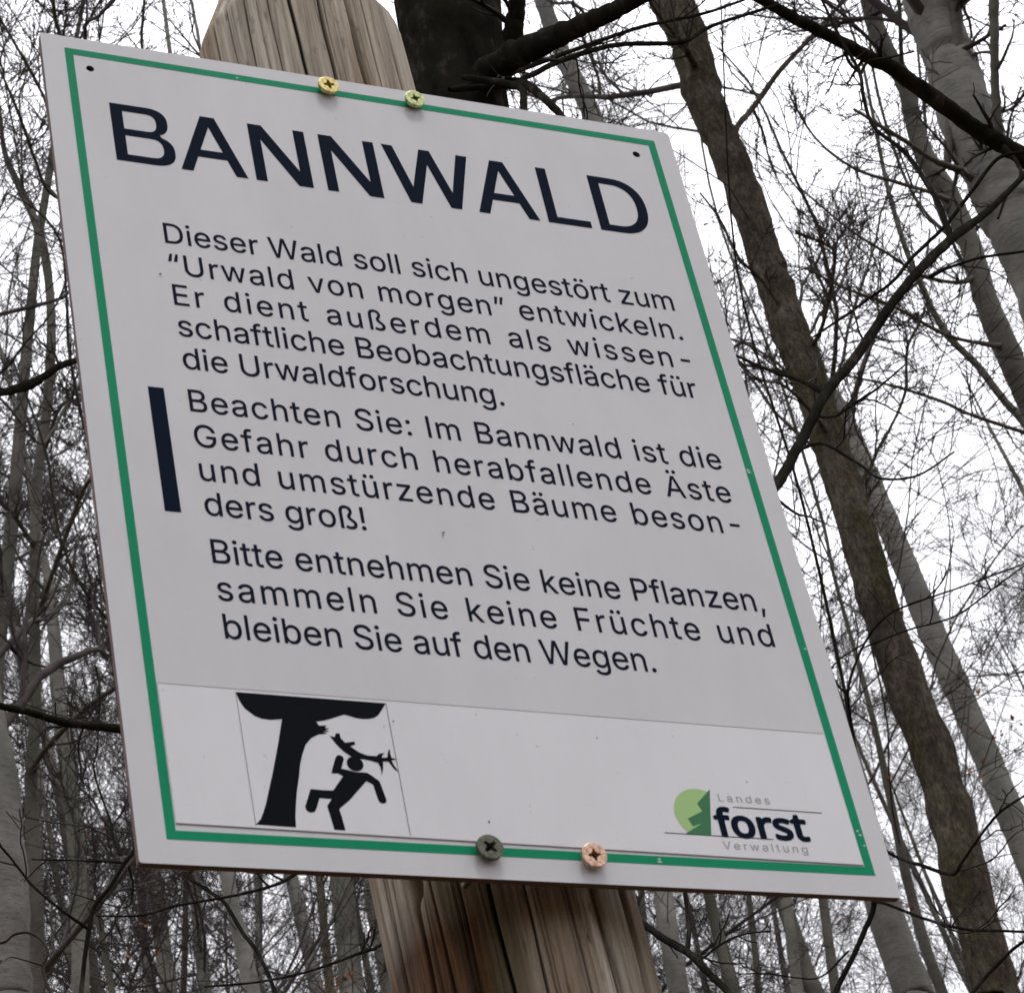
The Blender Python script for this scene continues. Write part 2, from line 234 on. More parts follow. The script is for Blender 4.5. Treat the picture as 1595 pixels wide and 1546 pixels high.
# letter outlines: {char: [advance, [[x, y, x, y, ...], ...]]}, cap height 1000
BODY={' ':[369,[]],'!':[385,[[283,121,291,84,285,46,263,11,233,-10,195,-18,157,-12,126,8,103,38,93,76,99,114,119,147,150,170,187,179,225,174,255,157],[134,306,123,318,115,998,127,1010,263,1009,269,998,261,318,248,306]]],',':[369,[[68,-242,64,-233,125,145,272,149,278,137,174,-240]]],'-':[891,[[215,484,226,490,664,490,672,476,672,370,657,360,226,360,215,371]]],'.':[369,[[278,121,287,84,281,46,258,11,227,-10,190,-18,152,-12,120,8,97,38,88,76,93,114,114,148,144,170,182,180,220,175,250,158]]],':':[369,[[278,121,287,84,281,46,258,11,227,-10,190,-18,152,-12,120,8,97,38,88,76,93,114,114,148,144,170,182,180,220,175,250,158],[279,583,258,552,227,531,190,523,152,529,117,552,96,583,88,620,95,658,114,689,152,715,190,721,227,713,258,692,280,658,287,620]]],'A':[943,[[397,1009,540,1009,553,1000,917,9,918,-3,911,-9,770,-6,672,266,661,270,276,270,174,-6,25,-6,25,9],[472,853,465,848,321,400,622,402]]],'B':[897,[[112,1007,475,1009,566,1001,619,987,672,961,717,925,749,886,777,827,790,773,791,712,782,659,762,614,732,576,694,547,646,523,726,485,786,425,808,387,823,342,830,251,821,191,797,130,762,83,717,46,641,11,543,-7,111,-6],[256,442,256,122,483,122,558,128,626,152,671,198,688,251,682,319,654,372,604,416,558,435,513,443],[256,878,256,573,467,571,520,576,588,606,630,652,649,705,647,765,626,814,588,851,551,868,498,877]]],'D':[987,[[112,-7,112,1007,513,1006,619,983,724,932,793,873,845,801,886,712,909,614,917,501,903,357,874,259,830,178,785,122,722,70,664,37,573,6,467,-9],[256,878,255,122,483,125,551,138,604,158,656,192,702,239,736,296,760,364,773,448,773,553,760,637,737,705,706,758,673,795,626,832,581,854,535,868,467,877]]],'E':[823,[[744,-6,111,-6,112,1007,732,1009,740,1005,742,886,732,878,256,878,256,574,702,571,708,561,708,455,702,441,694,440,256,440,254,130,256,122,740,121,747,107]]],'F':[806,[[112,-7,112,1007,732,1007,735,886,724,878,256,878,256,559,679,556,690,546,690,432,679,425,256,425,254,2,241,-9]]],'G':[1023,[[580,1020,648,1006,708,985,769,952,822,910,862,865,901,805,927,744,942,684,928,676,799,676,761,755,723,805,670,848,610,875,549,885,481,884,421,869,368,844,319,805,277,752,245,691,223,616,213,525,219,411,236,336,265,268,302,215,351,170,406,138,466,119,534,114,602,122,663,143,714,177,750,215,777,260,796,313,805,374,799,382,549,385,546,502,557,512,943,512,949,502,946,336,929,253,896,177,847,109,791,58,723,18,640,-11,557,-22,466,-19,368,3,289,41,217,98,158,170,114,253,84,351,71,457,73,578,92,684,126,774,177,858,239,923,315,974,398,1007,489,1022]]],'I':[373,[[124,-9,113,2,113,1000,124,1009,253,1009,259,1000,259,2,245,-9]]],'L':[772,[[120,1009,241,1009,254,1000,255,122,709,122,720,107,717,-6,111,-6]]],'N':[1029,[[112,1007,274,1007,697,342,777,202,774,1000,785,1009,916,1007,918,-6,753,-6,387,569,256,792,249,788,255,584,255,2,248,-9,111,-6]]],'P':[874,[[112,-7,112,1007,513,1007,596,992,656,967,709,931,751,886,782,833,803,773,812,705,810,637,798,576,774,516,740,465,697,425,656,398,596,373,490,356,256,353,252,-6],[256,488,505,489,566,505,611,534,651,591,667,667,659,750,645,788,624,818,575,856,513,875,256,879]]],'S':[878,[[493,1021,606,995,662,967,712,930,750,886,777,838,793,785,795,737,659,735,631,808,586,854,508,885,417,891,334,872,273,831,251,801,239,770,236,733,243,695,273,654,326,619,606,531,666,503,720,468,764,423,795,370,810,309,810,234,795,173,757,105,714,60,659,22,598,-4,523,-21,440,-27,364,-22,296,-8,243,11,190,41,145,80,114,118,89,166,71,226,69,275,205,278,214,271,221,234,238,196,288,145,372,113,470,107,561,128,629,173,651,203,666,241,670,279,663,317,636,355,583,391,515,417,296,482,228,514,183,545,133,596,109,642,94,702,95,770,110,831,138,884,178,929,228,967,288,996,349,1013,417,1022]]],'U':[1017,[[112,1007,241,1010,254,999,254,348,259,295,273,250,312,190,362,148,430,120,505,111,581,118,649,144,702,185,740,242,755,288,762,333,762,999,770,1009,906,1006,905,288,889,220,858,152,815,95,758,46,672,1,596,-19,505,-26,422,-19,346,1,278,33,218,78,168,137,127,220,110,311]]],'V':[943,[[26,1007,162,1009,176,1000,397,380,472,144,767,1003,782,1009,911,1009,918,1003,557,2,548,-9,394,-6]]],'W':[1349,[[1322,1007,1324,992,1049,-6,888,-6,713,637,676,791,460,-6,298,-7,25,992,26,1007,162,1009,170,1004,382,177,429,380,597,1007,744,1009,756,1000,964,192,971,186,1176,1000,1191,1009]]],'a':[765,[[666,-8,538,-7,530,74,480,23,417,-11,341,-25,258,-22,203,-8,156,15,116,45,85,83,55,159,51,234,67,302,107,358,152,390,212,415,311,436,492,461,522,474,531,491,528,544,509,590,475,620,424,638,349,639,288,621,243,589,197,529,76,564,74,582,107,642,137,677,175,707,228,736,288,755,356,764,424,763,492,750,545,729,590,699,627,658,660,590,671,514],[530,353,303,313,235,288,208,264,193,234,190,196,201,159,239,121,303,101,379,102,447,126,492,163,521,212,531,257]]],'b':[834,[[97,1007,230,1006,233,649,286,710,347,748,415,764,498,762,574,741,638,704,687,657,734,583,761,507,774,424,774,318,761,235,734,159,687,84,641,38,581,1,521,-18,475,-25,377,-17,339,-3,294,25,233,96,226,-8,97,-7],[430,102,475,106,520,121,553,144,580,174,607,220,622,265,635,371,623,477,607,522,581,568,552,598,518,621,475,635,430,639,385,634,347,621,313,598,284,568,245,484,231,379,244,265,280,182,309,147,345,121,385,107]]],'c':[778,[[575,14,515,-11,439,-24,356,-22,288,-6,226,23,169,69,125,121,93,182,69,258,58,341,63,447,82,530,113,598,157,658,205,702,265,737,333,758,386,765,462,762,530,745,587,719,636,683,678,636,707,583,720,545,716,537,590,507,560,568,507,615,439,637,356,633,303,611,263,575,230,522,207,454,199,348,216,250,258,171,318,120,356,106,409,101,454,105,492,117,550,159,575,197,590,235,598,240,719,209,722,197,712,167,680,106,636,57]]],'d':[834,[[734,1009,740,999,740,1,726,-9,609,-7,605,84,598,90,538,23,462,-16,416,-24,356,-24,295,-14,250,3,194,38,137,98,100,159,73,235,60,318,60,424,74,507,101,583,144,652,197,704,273,746,341,762,424,763,492,746,553,706,598,652,604,1006],[401,101,447,106,484,119,522,144,550,174,589,258,603,371,590,484,573,530,550,568,522,598,484,622,447,634,401,639,356,634,318,622,288,603,258,573,234,537,216,492,199,379,212,265,250,180,280,145,311,124,356,106]]],'e':[794,[[401,765,469,759,537,740,598,707,645,666,684,613,713,552,732,477,738,409,739,333,734,325,205,323,199,318,214,242,250,174,295,133,356,107,439,101,507,117,560,156,598,216,726,182,715,144,694,106,628,38,545,-5,439,-25,363,-23,288,-6,227,23,168,69,124,121,89,190,68,258,58,341,60,424,74,500,101,575,137,636,187,689,243,727,311,754],[201,447,590,444,595,454,570,537,530,593,477,627,401,639,332,628,270,590,225,530]]],'f':[499,[[158,-9,149,2,148,629,7,636,4,750,14,755,148,758,149,863,161,924,188,971,236,1015,286,1038,339,1050,407,1050,468,1037,483,1031,486,1022,453,914,385,922,339,916,309,896,293,863,289,758,453,754,458,742,458,644,445,633,288,629,288,2,279,-9]]],'g':[836,[[734,755,742,741,742,-22,735,-90,715,-151,681,-201,638,-242,583,-272,515,-294,432,-305,348,-303,280,-290,215,-264,168,-234,129,-197,92,-143,95,-128,197,-71,265,-140,326,-172,424,-181,469,-176,515,-160,562,-128,594,-75,602,-30,603,99,598,111,553,57,500,22,460,8,401,0,333,3,273,18,214,46,165,84,126,129,99,174,76,235,63,295,58,378,63,454,75,515,100,583,137,642,182,691,235,728,295,753,386,765,477,752,548,711,605,646,606,741,613,755],[416,638,333,627,303,613,265,581,238,545,218,499,199,401,209,288,244,205,270,174,303,150,341,134,386,126,432,127,477,137,537,176,581,242,603,341,598,454,584,507,562,552,537,585,503,613,462,631]]],'h':[806,[[97,1007,226,1009,233,1000,233,658,279,708,324,738,385,759,453,765,521,757,581,735,627,703,669,652,698,584,711,501,709,-6,581,-9,574,-3,572,463,565,523,547,569,513,607,468,630,415,637,354,629,306,606,268,569,242,516,233,448,230,-6,96,-6]]],'i':[328,[[226,755,233,742,233,2,226,-9,105,-9,94,2,94,742,105,755],[74,931,74,969,87,1000,113,1024,143,1037,181,1038,211,1027,241,1001,256,969,256,931,243,901,219,877,189,864,151,862,121,871,93,894]]],'k':[748,[[97,1007,226,1009,233,1000,233,430,551,751,702,755,716,750,717,742,696,720,408,425,736,9,738,-6,574,-8,301,335,233,266,230,-6,96,-6]]],'l':[328,[[226,-9,105,-9,94,2,94,1000,105,1009,226,1009,233,1000]]],'m':[1199,[[1102,-6,974,-9,967,-5,965,501,960,546,944,584,914,614,876,632,823,640,770,633,725,610,693,576,674,531,669,485,666,-6,532,-6,527,538,513,577,483,611,445,632,392,640,339,632,294,608,259,569,239,523,233,470,230,-6,97,-7,95,750,105,755,226,753,233,658,279,712,339,750,407,767,475,765,522,750,559,727,594,690,627,639,657,682,699,720,748,747,800,763,861,768,914,763,967,746,1012,720,1044,690,1073,647,1092,599,1102,546]]],'n':[805,[[709,-6,581,-9,574,-3,572,463,565,523,547,569,513,607,468,630,415,637,354,629,306,606,268,569,242,516,233,448,230,-6,96,-6,97,753,226,752,233,656,264,694,309,729,362,753,430,765,498,761,559,745,611,715,649,679,690,606,710,516]]],'o':[816,[[333,-19,265,3,205,38,154,84,112,144,81,212,63,288,58,394,68,477,91,552,122,613,167,669,220,712,265,737,333,758,409,765,484,758,553,736,613,701,660,658,704,597,734,530,752,454,758,363,749,265,727,190,696,129,658,80,605,33,553,3,484,-18,409,-26],[386,102,439,103,477,111,515,129,545,155,573,190,595,235,617,333,609,454,575,545,547,583,510,613,469,631,424,638,341,629,303,611,270,583,243,547,223,507,201,409,205,295,220,240,240,197,267,159,302,129,341,111]]],'r':[509,[[105,-9,94,2,95,750,105,755,226,752,233,666,279,718,339,752,400,765,483,763,488,750,488,637,483,625,400,631,339,620,286,589,248,538,233,470,233,2,226,-9]]],'s':[717,[[200,5,147,37,102,84,71,144,61,182,64,192,185,219,194,212,216,159,253,124,306,104,374,99,434,110,483,137,512,174,516,220,502,250,464,279,238,341,185,365,139,399,103,447,86,500,84,560,96,613,121,658,154,694,201,726,253,748,313,762,381,765,442,759,502,741,555,711,601,665,638,596,646,568,638,560,525,536,492,590,457,623,412,640,343,643,286,628,245,600,226,568,226,522,243,492,275,469,502,406,563,379,604,348,638,303,657,250,660,190,645,129,619,84,585,48,533,13,480,-9,419,-22,336,-25,268,-17]]],'t':[447,[[423,-5,377,-15,309,-17,226,2,164,46,142,77,127,114,118,182,118,629,113,633,6,636,3,742,14,755,116,757,118,923,128,936,249,936,256,931,259,757,400,755,409,750,407,636,264,633,257,629,257,190,264,145,286,117,332,108,400,114]]],'u':[806,[[97,752,218,755,233,748,233,286,239,226,257,180,294,138,339,115,392,108,453,117,504,143,540,180,564,233,572,301,573,748,581,755,702,755,710,750,710,-4,702,-9,581,-8,574,93,542,52,492,14,438,-9,377,-19,309,-16,249,0,196,29,156,67,114,143,96,226]]],'v':[765,[[28,753,164,755,174,750,346,274,384,151,425,289,591,750,603,755,731,755,739,750,452,-7,313,-6]]],'w':[1115,[[1079,750,851,-6,717,-6,560,557,397,-6,263,-6,35,742,38,753,167,755,179,750,333,180,492,754,620,755,630,750,779,183,935,750,946,755]]],'z':[748,[[658,754,663,742,661,644,263,122,666,120,675,107,673,-6,76,-7,76,97,482,621,91,626,84,637,86,750,99,755]]],'Ä':[943,[[397,1009,540,1009,553,1000,917,9,918,-3,911,-9,770,-6,672,266,661,270,276,270,174,-6,25,-6,25,9],[472,853,465,848,321,400,622,402],[414,1234,419,1196,410,1166,389,1138,359,1120,321,1116,291,1124,265,1143,246,1173,241,1211,249,1241,268,1268,298,1287,336,1292,366,1285,395,1264],[693,1241,701,1211,696,1173,677,1143,654,1125,623,1116,586,1119,555,1136,532,1166,524,1196,528,1234,547,1264,571,1282,601,1292,639,1289,669,1273]]],'ß':[868,[[331,1018,437,1019,535,988,573,963,611,927,637,888,652,850,662,774,656,714,634,658,577,570,573,517,599,472,721,374,761,328,793,268,802,200,793,132,762,70,709,22,641,-8,551,-22,460,-18,362,8,324,28,313,41,359,147,369,154,460,113,558,110,604,122,633,139,652,162,661,192,659,230,640,268,604,305,490,395,441,464,429,517,433,578,450,616,515,706,524,744,523,790,508,835,483,863,437,885,384,892,331,883,294,860,270,827,254,774,248,-4,233,-9,120,-9,110,-4,109,714,119,812,142,880,188,944,256,994]]],'ä':[765,[[666,-8,538,-7,530,74,480,23,417,-11,341,-25,258,-22,203,-8,156,15,116,45,85,83,55,159,51,234,67,302,107,358,152,390,212,415,311,436,492,461,522,474,531,491,528,544,509,590,475,620,424,638,349,639,288,621,243,589,197,529,76,564,74,582,107,642,137,677,175,707,228,736,288,755,356,764,424,763,492,750,545,729,590,699,627,658,660,590,671,514],[530,353,303,313,235,288,208,264,193,234,190,196,201,159,239,121,303,101,379,102,447,126,492,163,521,212,531,257],[145,975,161,1005,190,1029,220,1038,258,1034,288,1017,310,990,319,960,315,922,298,892,273,871,243,862,205,865,175,881,152,907,142,937],[430,983,447,1009,477,1031,515,1038,545,1033,575,1013,596,983,602,952,595,915,575,886,551,869,522,861,485,866,454,883,435,907,425,937]]],'ö':[816,[[333,-19,265,3,205,38,154,84,112,144,81,212,63,288,58,394,68,477,91,552,122,613,167,669,220,712,265,737,333,758,409,765,484,758,553,736,613,701,660,658,704,597,734,530,752,454,758,363,749,265,727,190,696,129,658,80,605,33,553,3,484,-18,409,-26],[386,102,439,103,477,111,515,129,545,155,573,190,595,235,617,333,609,454,575,545,547,583,510,613,469,631,424,638,341,629,303,611,270,583,243,547,223,507,201,409,205,295,220,240,240,197,267,159,302,129,341,111],[349,983,355,946,349,915,327,885,303,869,273,861,235,867,205,886,184,915,177,953,184,983,205,1014,235,1033,273,1038,303,1031,328,1014],[463,976,480,1006,507,1028,537,1038,575,1035,605,1018,628,991,637,961,634,923,617,893,590,871,560,862,522,865,492,881,470,908,460,938]]],'ü':[806,[[97,752,218,755,233,748,233,286,239,226,257,180,294,138,339,115,392,108,453,117,504,143,540,180,564,233,572,301,573,748,581,755,702,755,710,750,710,-4,702,-9,581,-8,574,93,542,52,492,14,438,-9,377,-19,309,-16,249,0,196,29,156,67,114,143,96,226],[339,906,317,880,286,864,249,862,218,872,195,891,177,921,173,959,182,989,203,1017,233,1034,271,1038,301,1029,325,1012,345,982,350,944],[581,869,551,861,513,866,483,885,462,914,455,944,461,982,481,1012,506,1030,536,1038,574,1034,604,1015,624,989,633,959,629,921,611,892]]],'“':[590,[[299,1009,306,997,244,619,95,618,92,627,198,1005],[541,1009,548,997,487,619,337,619,334,627,440,1005]]],'”':[590,[[95,618,92,627,153,1005,299,1009,306,997,201,621],[337,619,395,1005,541,1009,548,997,443,620]]]}
TITLE={'B':[897,[[105,1017,120,1022,475,1021,573,1012,634,994,679,970,724,935,759,894,782,848,798,795,804,735,798,674,784,629,761,591,732,559,681,523,755,478,808,413,835,342,842,251,834,191,806,122,770,74,724,37,641,-1,543,-19,120,-22,102,-14,97,2,97,1000],[271,432,266,425,271,134,483,134,558,140,619,162,661,206,677,259,669,319,641,369,596,406,558,423,513,431],[269,584,490,584,535,593,573,611,616,652,635,697,637,758,619,803,581,842,528,861,271,866]]],'A':[943,[[548,1021,563,1007,931,-6,911,-21,775,-21,760,-14,661,257,291,258,277,251,184,-14,170,-21,26,-21,12,-6,13,9,376,1007,397,1022],[472,811,465,806,335,417,344,412,593,412,605,417]]],'N':[1029,[[926,1015,932,1000,932,2,927,-14,906,-22,762,-22,744,-14,378,561,263,753,266,-6,248,-21,120,-22,105,-16,97,2,97,1000,103,1015,120,1022,271,1021,283,1015,762,254,764,1007,785,1022]]],'W':[1349,[[1334,1011,1336,992,1059,-14,1039,-22,896,-22,875,-6,676,734,472,-9,450,-22,306,-22,288,-14,12,992,17,1015,34,1022,162,1021,182,1007,382,235,586,1015,601,1021,744,1022,767,1007,964,247,971,243,1166,1007,1183,1021,1319,1021]]],'L':[772,[[112,1021,248,1021,265,1007,267,138,717,132,729,122,732,107,732,2,717,-20,120,-22,102,-14,97,2,97,1000]]],'D':[987,[[105,1017,120,1022,445,1021,520,1017,588,1005,672,975,732,941,796,886,839,833,884,750,916,644,929,508,921,387,897,289,857,198,800,121,724,57,672,27,611,4,505,-18,120,-22,102,-14,97,2,97,1000],[271,134,475,136,573,158,619,180,664,215,701,259,726,304,752,387,762,470,760,561,748,637,724,702,691,758,649,801,596,834,535,855,483,864,267,863]]]}
LOGO={'f':[542,[[161,-54,131,-37,117,-6,117,682,18,683,-13,697,-30,727,-29,818,-5,849,116,892,126,1007,147,1083,191,1158,252,1211,335,1247,426,1261,524,1256,630,1229,659,1204,665,1173,626,1052,613,1030,592,1017,570,1014,479,1035,418,1034,390,1015,372,969,367,901,532,899,567,879,578,848,578,735,567,705,539,685,367,682,361,-21,344,-44,320,-54]]],'o':[954,[[640,-44,549,-66,451,-70,360,-57,281,-29,209,14,151,69,102,137,64,220,39,318,32,432,44,560,73,659,112,734,171,805,239,856,323,893,413,912,512,915,602,901,678,874,738,838,804,780,854,712,893,628,916,530,924,424,915,311,888,205,844,117,791,50,723,-5],[428,685,391,674,355,651,325,613,305,568,286,455,295,318,324,235,371,182,406,165,444,156,527,159,565,171,595,190,622,220,646,265,669,379,663,515,633,606,588,659,527,684]]],'r':[651,[[120,-53,90,-33,79,2,79,841,86,871,105,892,128,900,256,899,291,879,309,829,385,882,461,909,566,914,657,897,675,879,682,848,664,712,650,685,612,669,521,680,453,666,415,644,385,617,343,546,328,463,328,2,320,-29,302,-47,279,-55]]],'s':[755,[[50,-7,35,8,27,31,27,167,37,195,59,214,97,217,173,186,256,161,354,151,415,156,460,169,486,190,495,220,484,250,455,273,173,401,112,443,67,492,35,560,25,636,40,727,72,787,112,829,165,865,226,891,324,912,422,915,520,906,619,882,700,848,720,817,719,787,667,666,641,643,611,639,483,681,392,692,301,680,278,666,268,644,278,618,316,593,528,504,609,462,657,427,693,386,729,311,739,228,725,137,686,61,641,15,585,-22,520,-47,430,-66,324,-71,218,-62,127,-40]]],'t':[569,[[556,-41,488,-62,405,-71,337,-67,269,-51,216,-27,170,9,133,58,108,114,91,220,89,681,12,684,-18,704,-30,734,-30,810,-22,833,-4,851,101,901,151,1059,163,1078,186,1091,291,1093,326,1074,339,1044,343,901,533,900,564,887,580,863,583,734,576,712,564,696,533,683,344,683,339,674,339,250,346,197,367,168,397,154,450,155,533,170,556,166,575,152,589,122,589,8,584,-14]]]}
# ================================================================ the sign
UN = .0004                                         # one sign unit in metres (the panel is 1000 units wide)
TLw = EYE + np.array([-0.20190664, 1.11531533, 1.25306739])
RT = np.array([0.869969176, 0.493106107, 0]); NM = np.array([0.49310611, -0.86996918, 0]); UP = np.array([0, 0, 1.0])
HS = 1388.5
sroot_loc = TLw + RT * 500 * UN - UP * HS * UN
sign = empty('information_sign', sroot_loc, 'white forest notice board with green border screwed high on the wooden post', 'sign')
sign.rotation_euler = (0, 0, math.atan2(RT[1], RT[0]))
def plate(name, shapes, m, z0, z1=None, parent=None, side=None):
    """shapes: list of ring groups [outer, hole, ...] in sign units; z in mm in front of the panel face"""
    V = []; Fc = []; mi = []
    for rings in shapes:
        rs = [[((u - 500) * UN, (v + HS) * UN) for u, v in r] for r in rings]
        tri = tessellate_polygon([[Vector((x, y, 0)) for x, y in r] for r in rs])
        flat = [p for r in rs for p in r]; n0 = len(V)
        V += [(x, -z0 * .001, y) for x, y in flat]
        for a in tri:
            p, q, s = (flat[i] for i in a)
            ccw = (q[0] - p[0]) * (s[1] - p[1]) - (q[1] - p[1]) * (s[0] - p[0]) > 0
            a = a if ccw else a[::-1]
            Fc.append([n0 + i for i in a]); mi.append(0)
        if z1 is not None:
            n1 = len(V); V += [(x, -z1 * .001, y) for x, y in flat]
            for a in tri: Fc.append([n1 + i for i in a]); mi.append(1 if side else 0)
            k = 0
            for r in rs:
                for i in range(len(r)):
                    j = (i + 1) % len(r); Fc.append([n0 + k + i, n0 + k + j, n1 + k + j, n1 + k + i]); mi.append(1 if side else 0)
                k += len(r)
    me = bpy.data.meshes.new(name); me.from_pydata(V, [], Fc)
    me.materials.append(m)
    if side: me.materials.append(side); me.polygons.foreach_set('material_index', mi)
    me.update()
    return link(name, me, None, parent or sign)
def arc(cx, cy, rx, ry, a0, a1, n=14, e=1.0):
    o = []
    for i in range(n + 1):
        a = math.radians(a0 + (a1 - a0) * i / n); c, s = math.cos(a), math.sin(a)
        o.append((cx + rx * math.copysign(abs(c) ** e, c), cy + ry * math.copysign(abs(s) ** e, s)))
    return o
def circle(cx, cy, r, n=28): return [(cx + r * math.cos(2 * math.pi * i / n), cy + r * math.sin(2 * math.pi * i / n)) for i in range(n)]
def box2(a, b, c, d): return [(a, b), (c, b), (c, d), (a, d)]

def sign_paint(name, col, rough, spec, dirt=.25):
    m, t, b = mat(name, col, rough, spec)
    lo = tuple(c * (1 - dirt) for c in col)
    g = ramp(t, noise(t, 7, 6, .6, mapped(t, (1, 1, .6))), [(.35, lo), (.6, col)])
    sp = ramp(t, noise(t, 170, 3, .6, mapped(t, (1, 1, 1))), [(.24, W3(.62)), (.31, W3(1))])
    streak = ramp(t, noise(t, 18, 5, .65, mapped(t, (1, 1, .35))), [(.3, W3(.93)), (.6, W3(1))])
    g = mix(t, 1, g, sp, 'MULTIPLY'); g = mix(t, .8, g, streak, 'MULTIPLY')
    t.links.new(g, b.inputs['Base Color'])
    bump(t, b, noise(t, 260, 3, .6, mapped(t, (1, 1, 1))), .05, .0006)
    return m
PANEL = sign_paint('panel_white', (.60, .598, .622), .45, .3, .07)
EDGE = mat('panel_edge_weathered', (.13, .085, .075), .8, .2)[0]
STICK = sign_paint('sticker_white', (.685, .685, .712), .3, .5, .04)
GREEN = sign_paint('border_green', (.003, .26, .125), .5, .08, .12)
INK = mat('print_dark_blue', (.004, .009, .022), .6, .02)[0]
INK2 = mat('print_grey_blue', (.010, .012, .026), .6, .02)[0]
BLACK = mat('print_black', (.004, .005, .008), .6, .03)[0]
GREY = mat('print_grey', (.3, .29, .31), .5, .3)[0]
LGREEN = mat('print_pale_green', (.33, .52, .2), .5, .3)[0]
DGREEN = mat('print_leaf_green', (.02, .15, .05), .5, .3)[0]
HOLE = mat('hole_shade', (.012, .01, .016), .9, .1)[0]  # near-black colour standing in for shade inside holes and recesses

rc = 7
outer = arc(1000 - rc, -rc, rc, rc, 0, 90, 6) + arc(rc, -rc, rc * .5, rc * .5, 90, 180, 4) + arc(rc * .6, -HS + rc * .6, rc * .6, rc * .6, 180, 270, 4) + arc(1000 - rc * .6, -HS + rc * .6, rc * .6, rc * .6, 270, 360, 4)
outer = [(u + (0 if u > 500 else (-rc * .5 if v > -100 else 0)), v + (rc * .5 if (v > -100 and u < 500) else 0)) for u, v in outer]
h1, h2 = circle(68, -60.5, 6, 14), circle(931, -61, 6.2, 14)
plate('panel', [[outer, h1, h2]], PANEL, 0, -4, side=EDGE)
plate('nail_hole_shade', [[circle(68, -60.5, 6.3, 14)]], HOLE, -1.6)  # dark disc closing the hole, painting the shade of its depth
plate('nail_hole_shade', [[circle(931, -61, 6.5, 14)]], HOLE, -1.6)
bo = [(33.5, -24), (970, -24), (971.5, -1357), (36, -1355)]
bi = [(45.5, -36.5), (957.5, -36.5), (959, -1344.5), (48, -1342.5)]
plate('border', [[bo, bi]], GREEN, .12)
sticker = plate('sticker', [[[(49, -1134.5), (956.5, -1139.5), (957.5, -1343), (49.5, -1333.5)]]], STICK, .35, .02, side=GREY)
th = .75
def seg2(a, b, t): 
    a, b = Vector(a), Vector(b); d = (b - a).normalized(); n = Vector((-d.y, d.x)) * t / 2
    return [tuple(a - n), tuple(b - n), tuple(b + n), tuple(a + n)]
plate('sticker_seam', [[seg2((49, -1333), (957.5, -1342.5), 1.3)], [seg2((49, -1134.8), (956.5, -1139.8), .8)]], mat('seam_grime', (.24, .2, .21), .8, .1)[0], .42, parent=sticker)

# headline, letter by letter
T, Bm = -125.5, -240.2
def hA(x0, x1, a0, a1, sw=17.6):
    h = T - Bm; sl = (a0 - x0) / h; sr = (x1 - a1) / h
    L_ = lambda v: x0 + sw + (v - Bm) * sl; R_ = lambda v: x1 - sw - (v - Bm) * sr
    hh = (x1 - x0 - 2 * sw) / (sl + sr)
    vb, vt = Bm + 30.5, Bm + 45.5
    return [[(x0, Bm), (x0 + sw, Bm), (L_(vb), vb), (R_(vb), vb), (x1 - sw, Bm), (x1, Bm), (a1, T), (a0, T)], [(L_(vt), vt), (R_(vt), vt), (x1 - sw - hh * sr, Bm + hh)]]
def hN(x, wd=86): return [[(x, Bm), (x + 16.8, Bm), (x + 16.8, T - 30), (x + wd - 22, Bm), (x + wd, Bm), (x + wd, T), (x + wd - 16.8, T), (x + wd - 16.8, Bm + 30), (x + 21, T), (x, T)]]
Bo = [(89, Bm)] + arc(143, (Bm - 181) / 2 , 34, (-181 - Bm) / 2, -90, 64, 14, .8) + arc(141, (T - 181) / 2, 30.5, (T + 181) / 2, -62, 90, 14, .8) + [(89, T)]
Bh1 = [(106.5, -174.5)] + arc(140, (-139.3 - 174.5) / 2, 14.5, 17.6, -90, 90, 10, .8) + [(106.5, -139.3)]
Bh2 = [(106.5, -226.2)] + arc(143, (-188.2 - 226.2) / 2, 17.5, 19, -90, 90, 10, .8) + [(106.5, -188.2)]
Do = [(832, Bm)] + arc(868, (T + Bm) / 2, 52.5, (T - Bm) / 2, -90, 90, 20, .86) + [(832, T)]
Dh = [(849, Bm + 14)] + arc(866, (T + Bm) / 2, 37.5, (T - Bm) / 2 - 14, -90, 90, 20, .86) + [(849, T - 14)]
Wp = [(499.3, T), (516.4, T), (537, -207), (558.4, T), (575.1, T), (598.6, -207.7), (617.8, T), (635.4, T), (607.8, Bm), (591, Bm), (567.2, -156), (545.5, Bm), (528.2, Bm)]
Lp = [(746.6, Bm), (817.3, Bm), (817.3, Bm + 13.8), (763.2, Bm + 13.8), (763.2, T), (746.6, T)]
plate('headline', [[Bo, Bh1, Bh2], hA(182.3, 281, 222.3, 243.3), hN(293), hN(400.6), [Wp], hA(634.9, 733, 672, 693.3), [Lp], [Do, Dh]], INK, .12)

